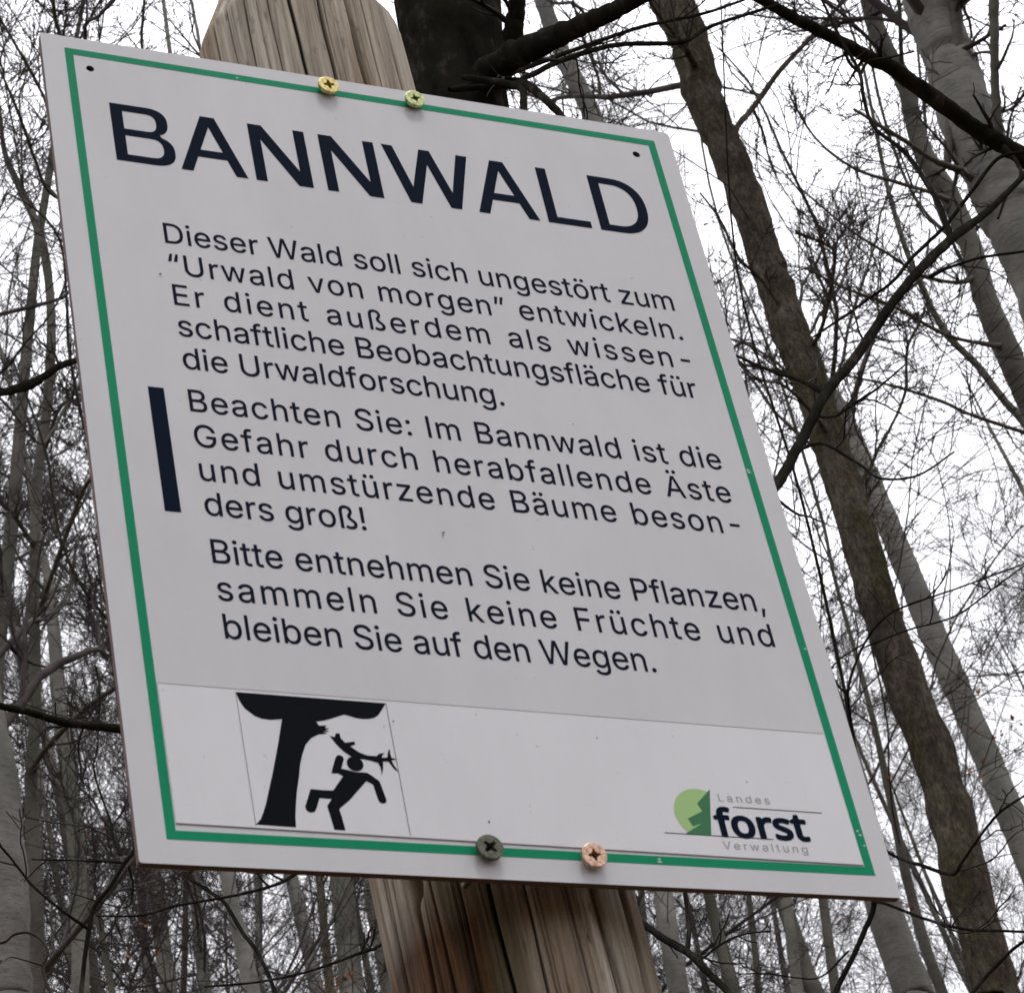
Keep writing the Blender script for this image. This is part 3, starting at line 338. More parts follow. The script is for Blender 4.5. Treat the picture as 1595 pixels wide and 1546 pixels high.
def area(r): return sum(r[i][0] * r[(i + 1) % len(r)][1] - r[(i + 1) % len(r)][0] * r[i][1] for i in range(len(r))) / 2
def inside(p, r):
    c = False
    for i in range(len(r)):
        a, b = r[i], r[i - 1]
        if (a[1] > p[1]) != (b[1] > p[1]) and p[0] < (b[0] - a[0]) * (p[1] - a[1]) / (b[1] - a[1]) + a[0]: c = not c
    return c
def glyph(D, ch):
    adv, rs = D[ch]; rs = [[(q[2 * i], q[2 * i + 1]) for i in range(len(q) // 2)] for q in rs]
    depth = [sum(inside(r[0], o) for o in rs if o is not r) for r in rs]
    outs = [[r] for r, d in zip(rs, depth) if d % 2 == 0]
    for r, d in zip(rs, depth):
        if d % 2:
            for g in outs:
                if inside(r[0], g[0]): g.append(r); break
    return adv, outs
def text(name, D, s, x0, x1, base, cap, m, xs=None, z=.12, parent=None, word=2.2):
    k = cap / 1000
    gl = [glyph(D, c) for c in s]
    first = min(p[0] for g in gl[0][1] for p in g[0]); last = max(p[0] for g in gl[-1][1] for p in g[0])
    nat = sum(g[0] for g in gl[:-1]) + last - first
    wts = [word if c == ' ' else 1 for c in s[:-1]]
    if xs is None: xs = (x1 - x0) / (nat * k); extra = 0
    else: extra = (x1 - x0 - nat * k * xs) / sum(wts)
    x = x0 - first * k * xs; shapes = []
    for i, (adv, groups) in enumerate(gl):
        for g in groups: shapes.append([[(x + p[0] * k * xs, base + p[1] * k) for p in r] for r in g])
        x += adv * k * xs + (extra * wts[i] if i < len(wts) else 0)
    return plate(name, shapes, m, z, parent=parent), xs
last, XS = text('text_line', BODY, 'bleiben Sie auf den Wegen.', 143.5, 732, -1059.3, 37.8, INK2)
for s, x1, base in (('Dieser Wald soll sich ungestört zum', 919, -390), ('“Urwald von morgen” entwickeln.', 919, -448), ('Er dient außerdem als wissen-', 919, -505),
                    ('schaftliche Beobachtungsfläche für', 916, -561), ('die Urwaldforschung.', 602, -619),
                    ('Beachten Sie: Im Bannwald ist die', 921.5, -693), ('Gefahr durch herabfallende Äste', 921.5, -753), ('und umstürzende Bäume beson-', 921.5, -809.5),
                    ('ders groß!', 359.5, -866), ('Bitte entnehmen Sie keine Pflanzen,', 923.5, -942.5), ('sammeln Sie keine Früchte und', 922.5, -1001)):
    text('text_line', BODY, s, 142, x1, base, 37.8, INK2, XS)
plate('warning_bar', [[box2(88.3, -866, 109.8, -658)]], INK, .12)

# pictogram: a man struck by a branch falling from a tree
tree2 = [(145.9, -1140.1)] + [(149, -1152), (154, -1163.2), (165.6, -1173.6), (174, -1177), (184.6, -1178), (199.9, -1175.6), (196, -1190), (190, -1212), (183.5, -1234), (176, -1259), (169, -1280), (163, -1299), (157.4, -1313), (153, -1322), (146.5, -1329.2),
         (195.8, -1330.2), (197, -1317), (199.7, -1301.3), (204, -1280), (209.8, -1258.7), (214, -1240), (219, -1225), (225, -1211), (233.4, -1201), (243, -1195), (255.6, -1192.5), (250, -1190.3), (258.5, -1189.5), (253, -1187.3), (259.5, -1185.5), (253.5, -1184), (256.5, -1180.4), (246.5, -1181.6), (243.6, -1176),
         (254, -1173.5), (264.8, -1169.6), (273, -1166), (281.8, -1162.5), (288, -1164), (296, -1166.4), (304, -1167.2), (312.1, -1166.8), (320, -1164.5), (326.7, -1159.9), (333, -1151), (339.6, -1141.1)]
br2 = [(258.4, -1195.6), (264, -1197.2), (266.5, -1191.4), (271.4, -1191), (271.8, -1198), (276.5, -1204.4), (289, -1201.7), (289.4, -1205.8), (282.2, -1209.2), (292.3, -1217.2), (302, -1221.2), (314.5, -1221.3), (318, -1217.5), (325.6, -1215.8), (321.8, -1220), (321, -1223), (328.2, -1222.4), (330.4, -1214), (333.6, -1208.6), (333, -1215), (333.6, -1222.3), (340.2, -1223.8), (333, -1226.2), (335, -1233), (340.2, -1243.4), (334, -1238), (328.8, -1228.1), (321.5, -1228.6), (320.3, -1238), (316.9, -1249.2), (317, -1238), (314.9, -1231), (306, -1228.3), (297.4, -1227.2), (288, -1226.4), (280.3, -1223.5), (272.5, -1217), (266.5, -1210), (261.5, -1202)]
def stroke(a, b, r0, r1=None, n=8):
    r1 = r1 or r0; a, b = Vector(a), Vector(b); th0 = math.degrees(math.atan2(b.y - a.y, b.x - a.x))
    return [(b.x + r1 * math.cos(math.radians(th0 - 90 + 180 * i / n)), b.y + r1 * math.sin(math.radians(th0 - 90 + 180 * i / n))) for i in range(n + 1)] + \
           [(a.x + r0 * math.cos(math.radians(th0 + 90 + 180 * i / n)), a.y + r0 * math.sin(math.radians(th0 + 90 + 180 * i / n))) for i in range(n + 1)]
man = [(261.2, -1250), (252, -1250.6), (254, -1244), (260.5, -1227.5), (262.5, -1224.2), (266, -1223), (270, -1224.4), (271.2, -1228.5), (265.8, -1242.6), (276, -1244.6), (284, -1246.4), (297.7, -1246.2), (304, -1250.5), (312, -1257.4), (313.2, -1262), (317, -1284), (315.8, -1288), (312, -1289.8), (308, -1288.6), (306.3, -1285.4), (303.2, -1263.5), (295.4, -1258.6), (284, -1271), (270, -1287), (257, -1298.4), (254.2, -1301.5), (256, -1314), (257.6, -1330.9), (243.4, -1330.7), (241.6, -1314), (239.4, -1297.6), (243, -1292.5), (246.6, -1287.4), (231.4, -1287), (226, -1301), (222.6, -1307), (216.6, -1308.4), (212.2, -1305.4), (211.4, -1300.4), (217.4, -1286), (221.9, -1274.6), (240, -1275.4), (250.5, -1275), (257, -1266), (266.4, -1253.6), (262, -1251)]
head = [(284.6 + 10.6 * math.cos(a), -1234.6 + 10.6 * math.sin(a)) for a in np.linspace(0, 2 * math.pi, 26)[:-1]]
pict = plate('pictogram', [[tree2], [man]], BLACK, .45, parent=sticker)
plate('pictogram_branch', [[br2]], BLACK, .50, parent=sticker)
plate('pictogram_head', [[head]], BLACK, .55, parent=sticker)
FL = mat('frame_line', (.1, .09, .11), .6, .2)[0]
for a_, b_, t_ in (((145.9, -1140), (146.4, -1331), .7), ((339.6, -1141), (339.4, -1333.5), .9)): plate('frame_line', [[seg2(a_, b_, t_)]], FL, .46, parent=sticker)
# logo
cc = []
for i in range(60):
    a = 2 * math.pi * i / 60; x, y = 742.5 + 38.3 * math.cos(a), -1278.8 + 38.3 * math.sin(a)
    y = max(y, -1309.5); cc.append((min(x, 762.5 + (y + 1240) * .21), y))
cl = []
for p in cc:
    if not cl or math.dist(p, cl[-1]) > .3: cl.append(p)
logo = plate('logo_disc', [[cl]], LGREEN, .45, parent=sticker)
plate('logo_tree', [[[(763.2, -1239.6), (739.3, -1263), (744, -1274), (720.6, -1286.4), (725.2, -1297.8), (739.6, -1292.3), (711.5, -1309.4), (748, -1309.9)]]], DGREEN, .50, parent=sticker)
plate('logo_lines', [[seg2((683, -1309.4), (836.3, -1310.6), 1.1)], [seg2((790, -1264.9), (918.5, -1266.1), 1.1)]], BLACK, .47, parent=sticker)
text('logo_lettering', LOGO, 'forst', 757.5, 890.5, -1309.3, 35, INK, z=.52, parent=sticker)
text('logo_lettering', BODY, 'Landes', 772, 846, -1257.3, 11.5, GREY, 1.1, z=.45, parent=sticker)
text('logo_lettering', BODY, 'Verwaltung', 761, 881.5, -1328.8, 11.5, GREY, 1.1, z=.45, parent=sticker)
# small marks of dirt on the panel
sp = []
for u, v, a, b in ((467, -858, 2.4, 1.0), (466, -862, 1, 2), (128, -452, 1.7, 1.7), (446, -1308, 1.2, 2.0), (345, -1168, 1.3, 1.3), (620, -1172, 1, 1.4), (820, -1225, 1.2, 1), (160, -655, .9, .9), (700, -640, .9, .9), (530, -905, .8, .8)):
    sp.append([[(u + a * math.cos(q) * (1 + .3 * math.sin(3 * q)), v + b * math.sin(q)) for q in np.linspace(0, 2 * math.pi, 9)[:-1]]])
tag(plate('dirt_specks', sp, mat('dirt', (.10, .08, .09), .9, .1)[0], .56), kind='stuff')
chips = [[[(u, v), (u + 5 * s, v + 1.5), (u + 8 * s, v - .5), (u + 4 * s, v - 2)]] for u, v, s in ((957, -688, 1), (958.5, -692, 1), (965.5, -1000, .6), (962, -1290, .6), (963.5, -1296, .7), (966, -1312, .5), (662, -1352, 1), (664, -1348, .6), (288, -31, .6))]
tag(plate('border_chips', chips, mat('chip_pale', (.45, .5, .46), .7, .2)[0], .2), kind='stuff')

# screws
def screw(u, v, r, m, rot, tilt, proud, star, label):
    o = bpy.data.objects.new('screw', None); C.objects.link(o); o.parent = sign
    o.location = ((u - 500) * UN, 0, (v + HS) * UN); o.rotation_euler = (math.radians(90) + tilt[0], tilt[1], 0); o['label'] = label
    # head: lathed rim and cone with a star-shaped recess
    n = 40; k = star
    V = []; Fc = []
    prof = [(r * .42, .0), (r * .90, proud * .42), (r * .99, proud * .60), (r, proud * .88), (r * .985, proud * .97), (r * .93, proud)]
    for rr, z in prof:
        V += [(rr * math.cos(2 * math.pi * i / n), rr * math.sin(2 * math.pi * i / n), z) for i in range(n)]
    for j in range(len(prof) - 1):
        for i in range(n): Fc.append([j * n + i, j * n + (i + 1) % n, (j + 1) * n + (i + 1) % n, (j + 1) * n + i])
    st = []
    for i in range(4):
        a = rot + i * math.pi / 2
        if k == 'pozi':
            for da, rr in ((-.20, .50), (.20, .50), (.5, .26), (.785, .34), (1.07, .26)): st.append((r * rr * math.cos(a + da), r * rr * math.sin(a + da)))
        else:
            for da, rr in ((-.22, .56), (.22, .56), (.785, .27)): st.append((r * rr * math.cos(a + da), r * rr * math.sin(a + da)))
    ringo = [(V[(len(prof) - 1) * n + i][0], V[(len(prof) - 1) * n + i][1]) for i in range(n)]
    tri = tessellate_polygon([[Vector((*p, 0)) for p in ringo], [Vector((*p, 0)) for p in st]])
    b0 = len(V); V += [(x, y, proud) for x, y in st]
    mp = [(len(prof) - 1) * n + i for i in range(n)] + [b0 + i for i in range(len(st))]
    pts = ringo + st
    for a in tri:
        p, q, s = (pts[i] for i in a); ccw = (q[0] - p[0]) * (s[1] - p[1]) - (q[1] - p[1]) * (s[0] - p[0]) > 0
        Fc.append([mp[i] for i in (a if ccw else a[::-1])])
    b1 = len(V); dp = proud * .55
    V += [(x * .55, y * .55, proud - dp) for x, y in st]; nn = len(st)
    for i in range(nn): Fc.append([b0 + i, b0 + (i + 1) % nn, b1 + (i + 1) % nn, b1 + i])
    me = bpy.data.meshes.new('screw_head'); me.from_pydata(V, [], Fc); me.update()
    for p in me.polygons: p.use_smooth = False
    link('screw_head', me, m, o)
    me2 = bpy.data.meshes.new('recess'); me2.from_pydata([(x * .56, y * .56, proud - dp + .0001) for x, y in st], [], [list(range(nn))]); me2.update()
    rec = link('recess', me2, HOLE, o)  # recess floor coloured near-black for the shade inside
    tb = Tubes(); tb.add([[(0, 0, -.03), (0, 0, .0005), (0, 0, .003)]], [[.0018, .0018, r * .45]], 12)
    link('shank', tb.build('shank'), m, o)
def metal(name, a, b, rough, me=1.0):
    m, t, bs = mat(name, a, rough, .5, me)
    t.links.new(ramp(t, noise(t, 420, 5, .7, mapped(t, (1, 1, 1))), [(.35, a), (.62, b)]), bs.inputs['Base Color'])
    bump(t, bs, noise(t, 700, 4, .6, mapped(t, (1, 1, 1))), .35, .0004); return m
YEL = metal('yellow_zinc', (.36, .27, .07), (.72, .62, .28), .38, .75)
YEL2 = metal('green_zinc', (.2, .24, .09), (.62, .66, .33), .38, .75)
DULL = metal('tarnished_steel', (.05, .052, .035), (.13, .13, .09), .5, .5)
COP = metal('copper_zinc', (.36, .2, .13), (.8, .56, .42), .38, .75)
screw(429.5, -27, .0064, YEL, .15, (.02, 0), .0052, 'phil', 'yellow gold screw in the top border')
screw(566.5, -26.5, .0062, YEL2, .35, (.05, .06), .0052, 'pozi', 'greenish gold screw in the top border')
screw(435, -1351, .0070, DULL, .78, (0, .02), .0052, 'phil', 'dull dark grey screw in the bottom border')
screw(572, -1354, .0068, COP, .05, (.08, -.05), .0052, 'pozi', 'shiny copper coloured screw in the bottom border')

# ================================================================ the post
PR = .0658
pc = (TLw + RT * .2258 - NM * (.025 + PR))
post = empty('wooden_post', (pc[0], pc[1], -.4), 'thick weathered round timber post carrying the white notice board', 'post')
def build_post():
    zt = at(480, 106, pc[1])[2]; zb = at(812, 1546, pc[1])[2]; zsb = sroot_loc[2]
    zs = np.concatenate([np.linspace(-.4, zb - .1, 10), np.linspace(zb - .08, zt + .1, 200)])
    top_end = zt + .108
    zs = zs[zs < top_end - .004]; zs = np.append(zs, top_end)
    na = 1000; th = (math.atan2(-pc[1], -pc[0]) + np.concatenate([np.linspace(-1.65, 1.65, 900, endpoint=False), np.linspace(1.65, 2 * math.pi - 1.65, 100, endpoint=False)]))
    cam_dir = math.atan2(-pc[1], -pc[0])       # angle that faces the viewer
    rel = (th - cam_dir + math.pi) % (2 * math.pi) - math.pi   # + is to the viewer's right
    # cracks: sine of the angle at top and bottom, width, depth, wobble
    cr = [(-.42, -.67, .008, .008), (.02, -.09, .009, .014), (.30, .17, .008, .013), (.54, .68, .024, .024), (.87, .90, .022, .016), (-.75, -.86, .007, .005), (-.2, -.33, .0045, .003), (.70, .47, .006, .004), (-.58, -.5, .0045, .003)]
    for k in range(16): cr.append((R.uniform(-.97, .97), 0, R.uniform(.0022, .005), R.uniform(.0004, .0014)))
    cr = [(a, b if (b or i < 9) else a + R.uniform(-.12, .05), w_, d_) for i, (a, b, w_, d_) in enumerate(cr)]
    V = []
    for zi, z in enumerate(zs):
        f = (z - zb) / (zt - zb); f = min(max(f, -2.0), 1.3)
        r = np.full(na, PR)
        r += .0008 * np.sin(3 * th + 1) + .0003 * np.sin(9 * th + z * 2) + .00012 * np.sin(41 * th + 3 * np.sin(z * 5)) + .00010 * np.sin(97 * th + 4 * np.sin(z * 3))
        for i, (a, b, wd, dp) in enumerate(cr):
            if dp == 0: continue
            s = b + (a - b) * f; s = max(-.985, min(.985, s)); c = math.asin(s) + .014 * math.sin(z * 9 + i * 2) + .006 * math.sin(z * 31 + i) + .003 * math.sin(z * 83 + i * 3)
            ww = wd * (1 + .3 * math.sin(z * 6 + i * 1.7) + .15 * math.sin(z * 47 + i)); d = (rel - c)
            r -= dp * np.exp(-(d / ww) ** 2) ** 1.0
            r -= .0006 * np.exp(-(d / (ww * 4)) ** 2) if i < 9 else 0
        zk = at(666, 1450, pc[1])[2]; kc = math.asin(-.63)     # elongated knot hole
        r -= .010 * np.exp(-((rel - kc) / .05) ** 2 - ((z - zk) / .009) ** 2)
        for kx, ky, ks in ((.79, at(925, 1535, pc[1])[2], .02), (.1, at(500, 40, pc[1])[2], .015), (.37, at(543, 74, pc[1])[2], .02)):
            r -= .004 * np.exp(-((rel - math.asin(kx * .7)) / ks) ** 2 - ((z - ky) / .0035) ** 2)
        if z > zt: r = r * max(.28, 1 - (z - zt) * 6.3)
        ln = -.0215 * (z - zsb) / (zt - zsb)      # the post leans a little to the left of the board
        V += [(r[i] * math.cos(th[i]) + RT[0] * ln, r[i] * math.sin(th[i]) + RT[1] * ln, z + .4) for i in range(na)]
    n = len(zs); Fc = [[j * na + i, j * na + (i + 1) % na, (j + 1) * na + (i + 1) % na, (j + 1) * na + i] for j in range(n - 1) for i in range(na)]
    Fc.append([(n - 1) * na + i for i in range(na)])
    me = bpy.data.meshes.new('shaft'); me.from_pydata(V, [], Fc); me.update()
    me.polygons.foreach_set('use_smooth', [True] * (len(Fc) - 1) + [False])
    m, t, b = mat('weathered_wood', (.25, .2, .16), .85, .2)
    grain = ramp(t, noise(t, 95, 8, .75, mapped(t, (1, 1, .035)), .2), [(.3, (.16, .132, .105)), (.43, (.38, .335, .285)), (.56, (.56, .515, .45)), (.7, (.74, .70, .63))])
    broad = ramp(t, noise(t, 17, 4, .6, mapped(t, (1, 1, .12), (1, 5, 0))), [(.34, (.5, .33, .2)), (.46, (.86, .80, .72)), (.6, (1.0, .99, .96))])
    col = mix(t, .85, grain, broad, 'MULTIPLY')
    fib = ramp(t, noise(t, 330, 6, .75, mapped(t, (1, 1, .02)), .15), [(.3, W3(.5)), (.5, W3(1)), (.7, W3(1.3))])
    col = mix(t, .85, col, fib, 'MULTIPLY')
    pit = ramp(t, noise(t, 210, 4, .6, mapped(t, (1, 1, .25), (3, 0, 1))), [(.3, W3(.35)), (.4, W3(1))])
    col = mix(t, .6, col, pit, 'MULTIPLY')
    # green algae stripes
    alg = ramp(t, noise(t, 28, 5, .6, mapped(t, (1, 1, .1), (7, 3, 2))), [(.53, W3(0)), (.66, W3(.6))])
    col = mix(t, alg, col, (.12, .13, .06))
    spots = ramp(t, noise(t, 75, 3, .5, mapped(t, (1, 1, .6), (2, 2, 2))), [(.70, W3(1)), (.77, W3(.3))])
    col = mix(t, .8, col, spots, 'MULTIPLY')
    # brown tannin and rust stain running down the flank below the board
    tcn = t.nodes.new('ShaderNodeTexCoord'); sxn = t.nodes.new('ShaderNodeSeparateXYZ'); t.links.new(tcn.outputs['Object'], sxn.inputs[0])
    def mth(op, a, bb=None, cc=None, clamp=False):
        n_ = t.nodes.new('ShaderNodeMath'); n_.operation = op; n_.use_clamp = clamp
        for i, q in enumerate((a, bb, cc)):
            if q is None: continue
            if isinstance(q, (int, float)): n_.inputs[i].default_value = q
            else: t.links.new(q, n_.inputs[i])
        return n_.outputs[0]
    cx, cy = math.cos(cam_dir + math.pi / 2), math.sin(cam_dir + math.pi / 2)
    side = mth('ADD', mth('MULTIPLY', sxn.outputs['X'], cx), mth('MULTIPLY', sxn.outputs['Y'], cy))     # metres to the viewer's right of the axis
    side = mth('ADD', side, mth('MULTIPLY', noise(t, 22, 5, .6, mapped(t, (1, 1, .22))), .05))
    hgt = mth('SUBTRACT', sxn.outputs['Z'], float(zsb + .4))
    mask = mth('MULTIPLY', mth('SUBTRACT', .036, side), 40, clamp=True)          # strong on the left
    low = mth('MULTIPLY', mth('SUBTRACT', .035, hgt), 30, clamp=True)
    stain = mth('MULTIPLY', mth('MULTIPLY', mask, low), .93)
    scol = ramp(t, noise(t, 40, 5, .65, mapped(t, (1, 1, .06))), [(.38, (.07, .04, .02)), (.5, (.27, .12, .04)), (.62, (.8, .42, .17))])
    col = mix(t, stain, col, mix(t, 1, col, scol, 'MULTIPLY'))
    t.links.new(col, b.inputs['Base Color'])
    bump(t, b, noise(t, 220, 8, .75, mapped(t, (1, 1, .03)), .2), 1.0, .003)
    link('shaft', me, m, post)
build_post()

# ================================================================ trees
def H_(a): return a[-1, 2]
def trunk_from(pts, D, extra_top=0, rg=1.25, D2=None):
    """pts: (photo x, y, width) from top to bottom at forward distance D; continued down to the ground"""
    rows = []
    for i, (x, y, wd) in enumerate(pts):
        d = D if D2 is None else D + (D2 - D) * i / (len(pts) - 1)
        rows.append([*at(x, y, d), prad(x, y, wd, d)])
    a = np.array(rows)
    dirn = (a[-1, :3] - a[max(-3, -len(a)), :3]); dirn /= max(.2, -dirn[2])       # per metre down
    dirn[:2] = np.clip(dirn[:2], -.3, .3) if H_(a) < 8 else np.clip(dirn[:2], -.12, .12)
    p = a[-1].copy(); low = []
    H = p[2] - hill(p[0], p[1]); n = 7
    for k in range(1, n + 1):
        q = p.copy(); dz = H * (k / n) ** 2.2
        q[:2] += dirn[:2] * dz * (1 - .35 * k / n); q[3] = p[3] * (1 + (rg - 1) * (k / n) ** 1.2)
        q[2] = p[2] - dz; low.append(q)
    low[-1][2] = hill(low[-1][0], low[-1][1]) - .15; low[-1][3] *= 1.25
    full = np.vstack([a, low])
    if extra_top:
        d = a[0, :3] - a[min(2, len(a) - 1), :3]; d /= np.linalg.norm(d); d[1] = 0
        d = nrm(d * .8 + np.array([0, 0, .35])); tops = []
        m = 5
        for k in range(m, 0, -1):
            s = extra_top * (k / m) ** 1.8
            q = np.append(a[0, :3] + d * s + np.array([.15 * math.sin(k * 1.7), .12 * math.cos(k * 2.1), 0]) * (s / 4), a[0, 3] * (1 - .88 * (k / m) ** 1.8)); tops.append(q)
        full = np.vstack([tops, full])
    return full[::-1]          # ground upwards
def branch_px(pts, D0, D1=None, jit=0):
    D1 = D1 or D0; n = len(pts); rows = []
    for i, (x, y, wd) in enumerate(pts):
        d = D0 + (D1 - D0) * i / (n - 1); rows.append([*at(x, y, d), prad(x, y, wd, d)])
    return smooth_path(rows, 7)
def named_tree(label, cat, D, pts, bark, name='beech_tree', top=8, k=(12, 7, 6, 0), sprigs=10, sides=16, branches=(), twig=None, spr_len=.10, rough=.02, rmin=.0035, group=None, D2=None, bm=None):
    path = knobbly(smooth_path(trunk_from(pts, D, top, D2=D2), 6), rough, rough * 1.3)
    base = path[0, :3].copy()
    root = empty(name, base, label, cat, group)
    tb = Tubes(); tb.add(path[:, :3] - base, path[:, 3], sides); link('trunk', tb.build('trunk'), bark, root)
    P = (path[:, :3] - base)[None]; r = path[:, 3][None]; L = float(path[-1, 2] - path[0, 2])
    tb = Tubes()
    if k[0]: crown(tb, P, r, L, *((max(6, k[0] - 5),) + tuple(k[1:])), max(.5, 1 - (top - .5) / L), .98, .2, rmin, (28, 52))
    if sprigs:      # short side shoots all along the visible stem
        P1, r1, l1 = spawn(P, r * .25, np.array([L]), sprigs, .3, .95, (45, 85), spr_len, .2, rmin * 1.2, 7, .14, .05)
        tb.add(P1, r1, 4)
        P2, r2, l2 = spawn(P1, r1, l1, 6, .15, 1, (30, 65), .5, .7, rmin, 5, .16, .03); tb.add(P2, r2, 3)
        P3, r3, l3 = spawn(P2, r2, l2, 4, .1, 1, (30, 65), .55, .8, rmin * .9, 3, .18, .02); tb.add(P3, r3, 3)
    if tb.n: tag(link('crown', tb.build('crown'), twig or TWIG, root), kind='stuff')
    for b in branches:
        q = knobbly(branch_px(b[0], *b[1:3]), .05, .05); q[0, 3] *= .45; tb = Tubes(); tb.add(q[:, :3] - base, q[:, 3], 10)
        o_ = link('branch', tb.build('branch'), bm or bark, root)
        tb = Tubes(); Lb = float(np.linalg.norm(np.diff(q[:, :3], axis=0), axis=1).sum())
        P1, r1, l1 = spawn((q[:, :3] - base)[None], q[:, 3][None], np.array([Lb]), 9, .15, 1, (30, 65), .3, .6, rmin, 7, .12, .04); tb.add(P1, r1, 4)
        P2, r2_, l2 = spawn(P1, r1, l1, 5, .15, 1, (25, 60), .5, .75, rmin * .8, 5, .13, .03); tb.add(P2, r2_, 3)
        P3, r3, l3 = spawn(P2, r2_, l2, 3, .15, 1, (25, 60), .5, .75, rmin * .7, 3, .14, .03); tb.add(P3, r3, 3)
        tag(link('twigs', tb.build('twigs'), TWIG, o_), kind='stuff')
    return root, path

# --- the dark tree directly behind the post, with the boughs that reach round the board
REG = []
def near_branch(root, base, pts, D0, D1, m=NEAR, twigs=6, tl=.12, seed=None, tw=.0012):
    for (x0, y0, w0), (X, Y, Wd, Dd) in [(pts[0], k) for k in REG]:
        if math.hypot(X - x0, Y - y0) < 7 and Wd > 3: D0 = Dd; pts = [(X, Y, min(w0, Wd * .82))] + list(pts[1:]); break
    q = branch_px(pts, D0, D1); q = knobbly(q, .06, .035); q[0, 3] *= .6
    for i in range(len(q)):
        v = M.T @ (q[i, :3] - EYE); REG.append((797.5 + v[0] / -v[2] * F, 773 - v[1] / -v[2] * F, q[i, 3] * 2 * F / -v[2], q[i, 1]))
    tb = Tubes(); tb.add(q[:, :3] - base, q[:, 3], 12)
    o = link('branch', tb.build('branch'), m, root)
    if twigs:
        P = (q[:, :3] - base)[None]; r = q[:, 3][None]; L = np.array([1.0])
        tb = Tubes()
        P1, r1, l1 = spawn(P, r, L, twigs, .1, .98, (30, 70), tl, .35, tw, 8, .16, .02); tb.add(P1, r1, 5)
        P2, r2, l2 = spawn(P1, r1, l1, 4, .2, 1, (30, 60), .5, .7, tw * .7, 5, .16, .02); tb.add(P2, r2, 4)
        tag(link('twigs', tb.build('twigs'), TWIG_NEAR, o), kind='stuff')
    return o
jp = [(672, -420, 150), (690, -200, 158), (700, 0, 168), (706, 80, 160), (712, 140, 150), (735, 300, 160), (765, 600, 165), (790, 900, 168), (805, 1200, 170), (815, 1546, 172)]
jpath = knobbly(smooth_path(trunk_from(jp, 2.6, 3.5, 1.15), 3), .03, .015)
jb = jpath[0, :3].copy()
J = empty('young_tree', jb, 'dark-barked young tree directly behind the post, its boughs reaching round the board', 'tree')
tb = Tubes(); tb.add(jpath[:, :3] - jb, jpath[:, 3], 28); link('trunk', tb.build('trunk'), NEAR, J)
tb = Tubes(); crown(tb, (jpath[:, :3] - jb)[None], jpath[:, 3][None], 6.0, 10, 6, 5, 0, .72, .98, .3, .0016); tag(link('crown', tb.build('crown'), TWIG_NEAR, J), kind='stuff')
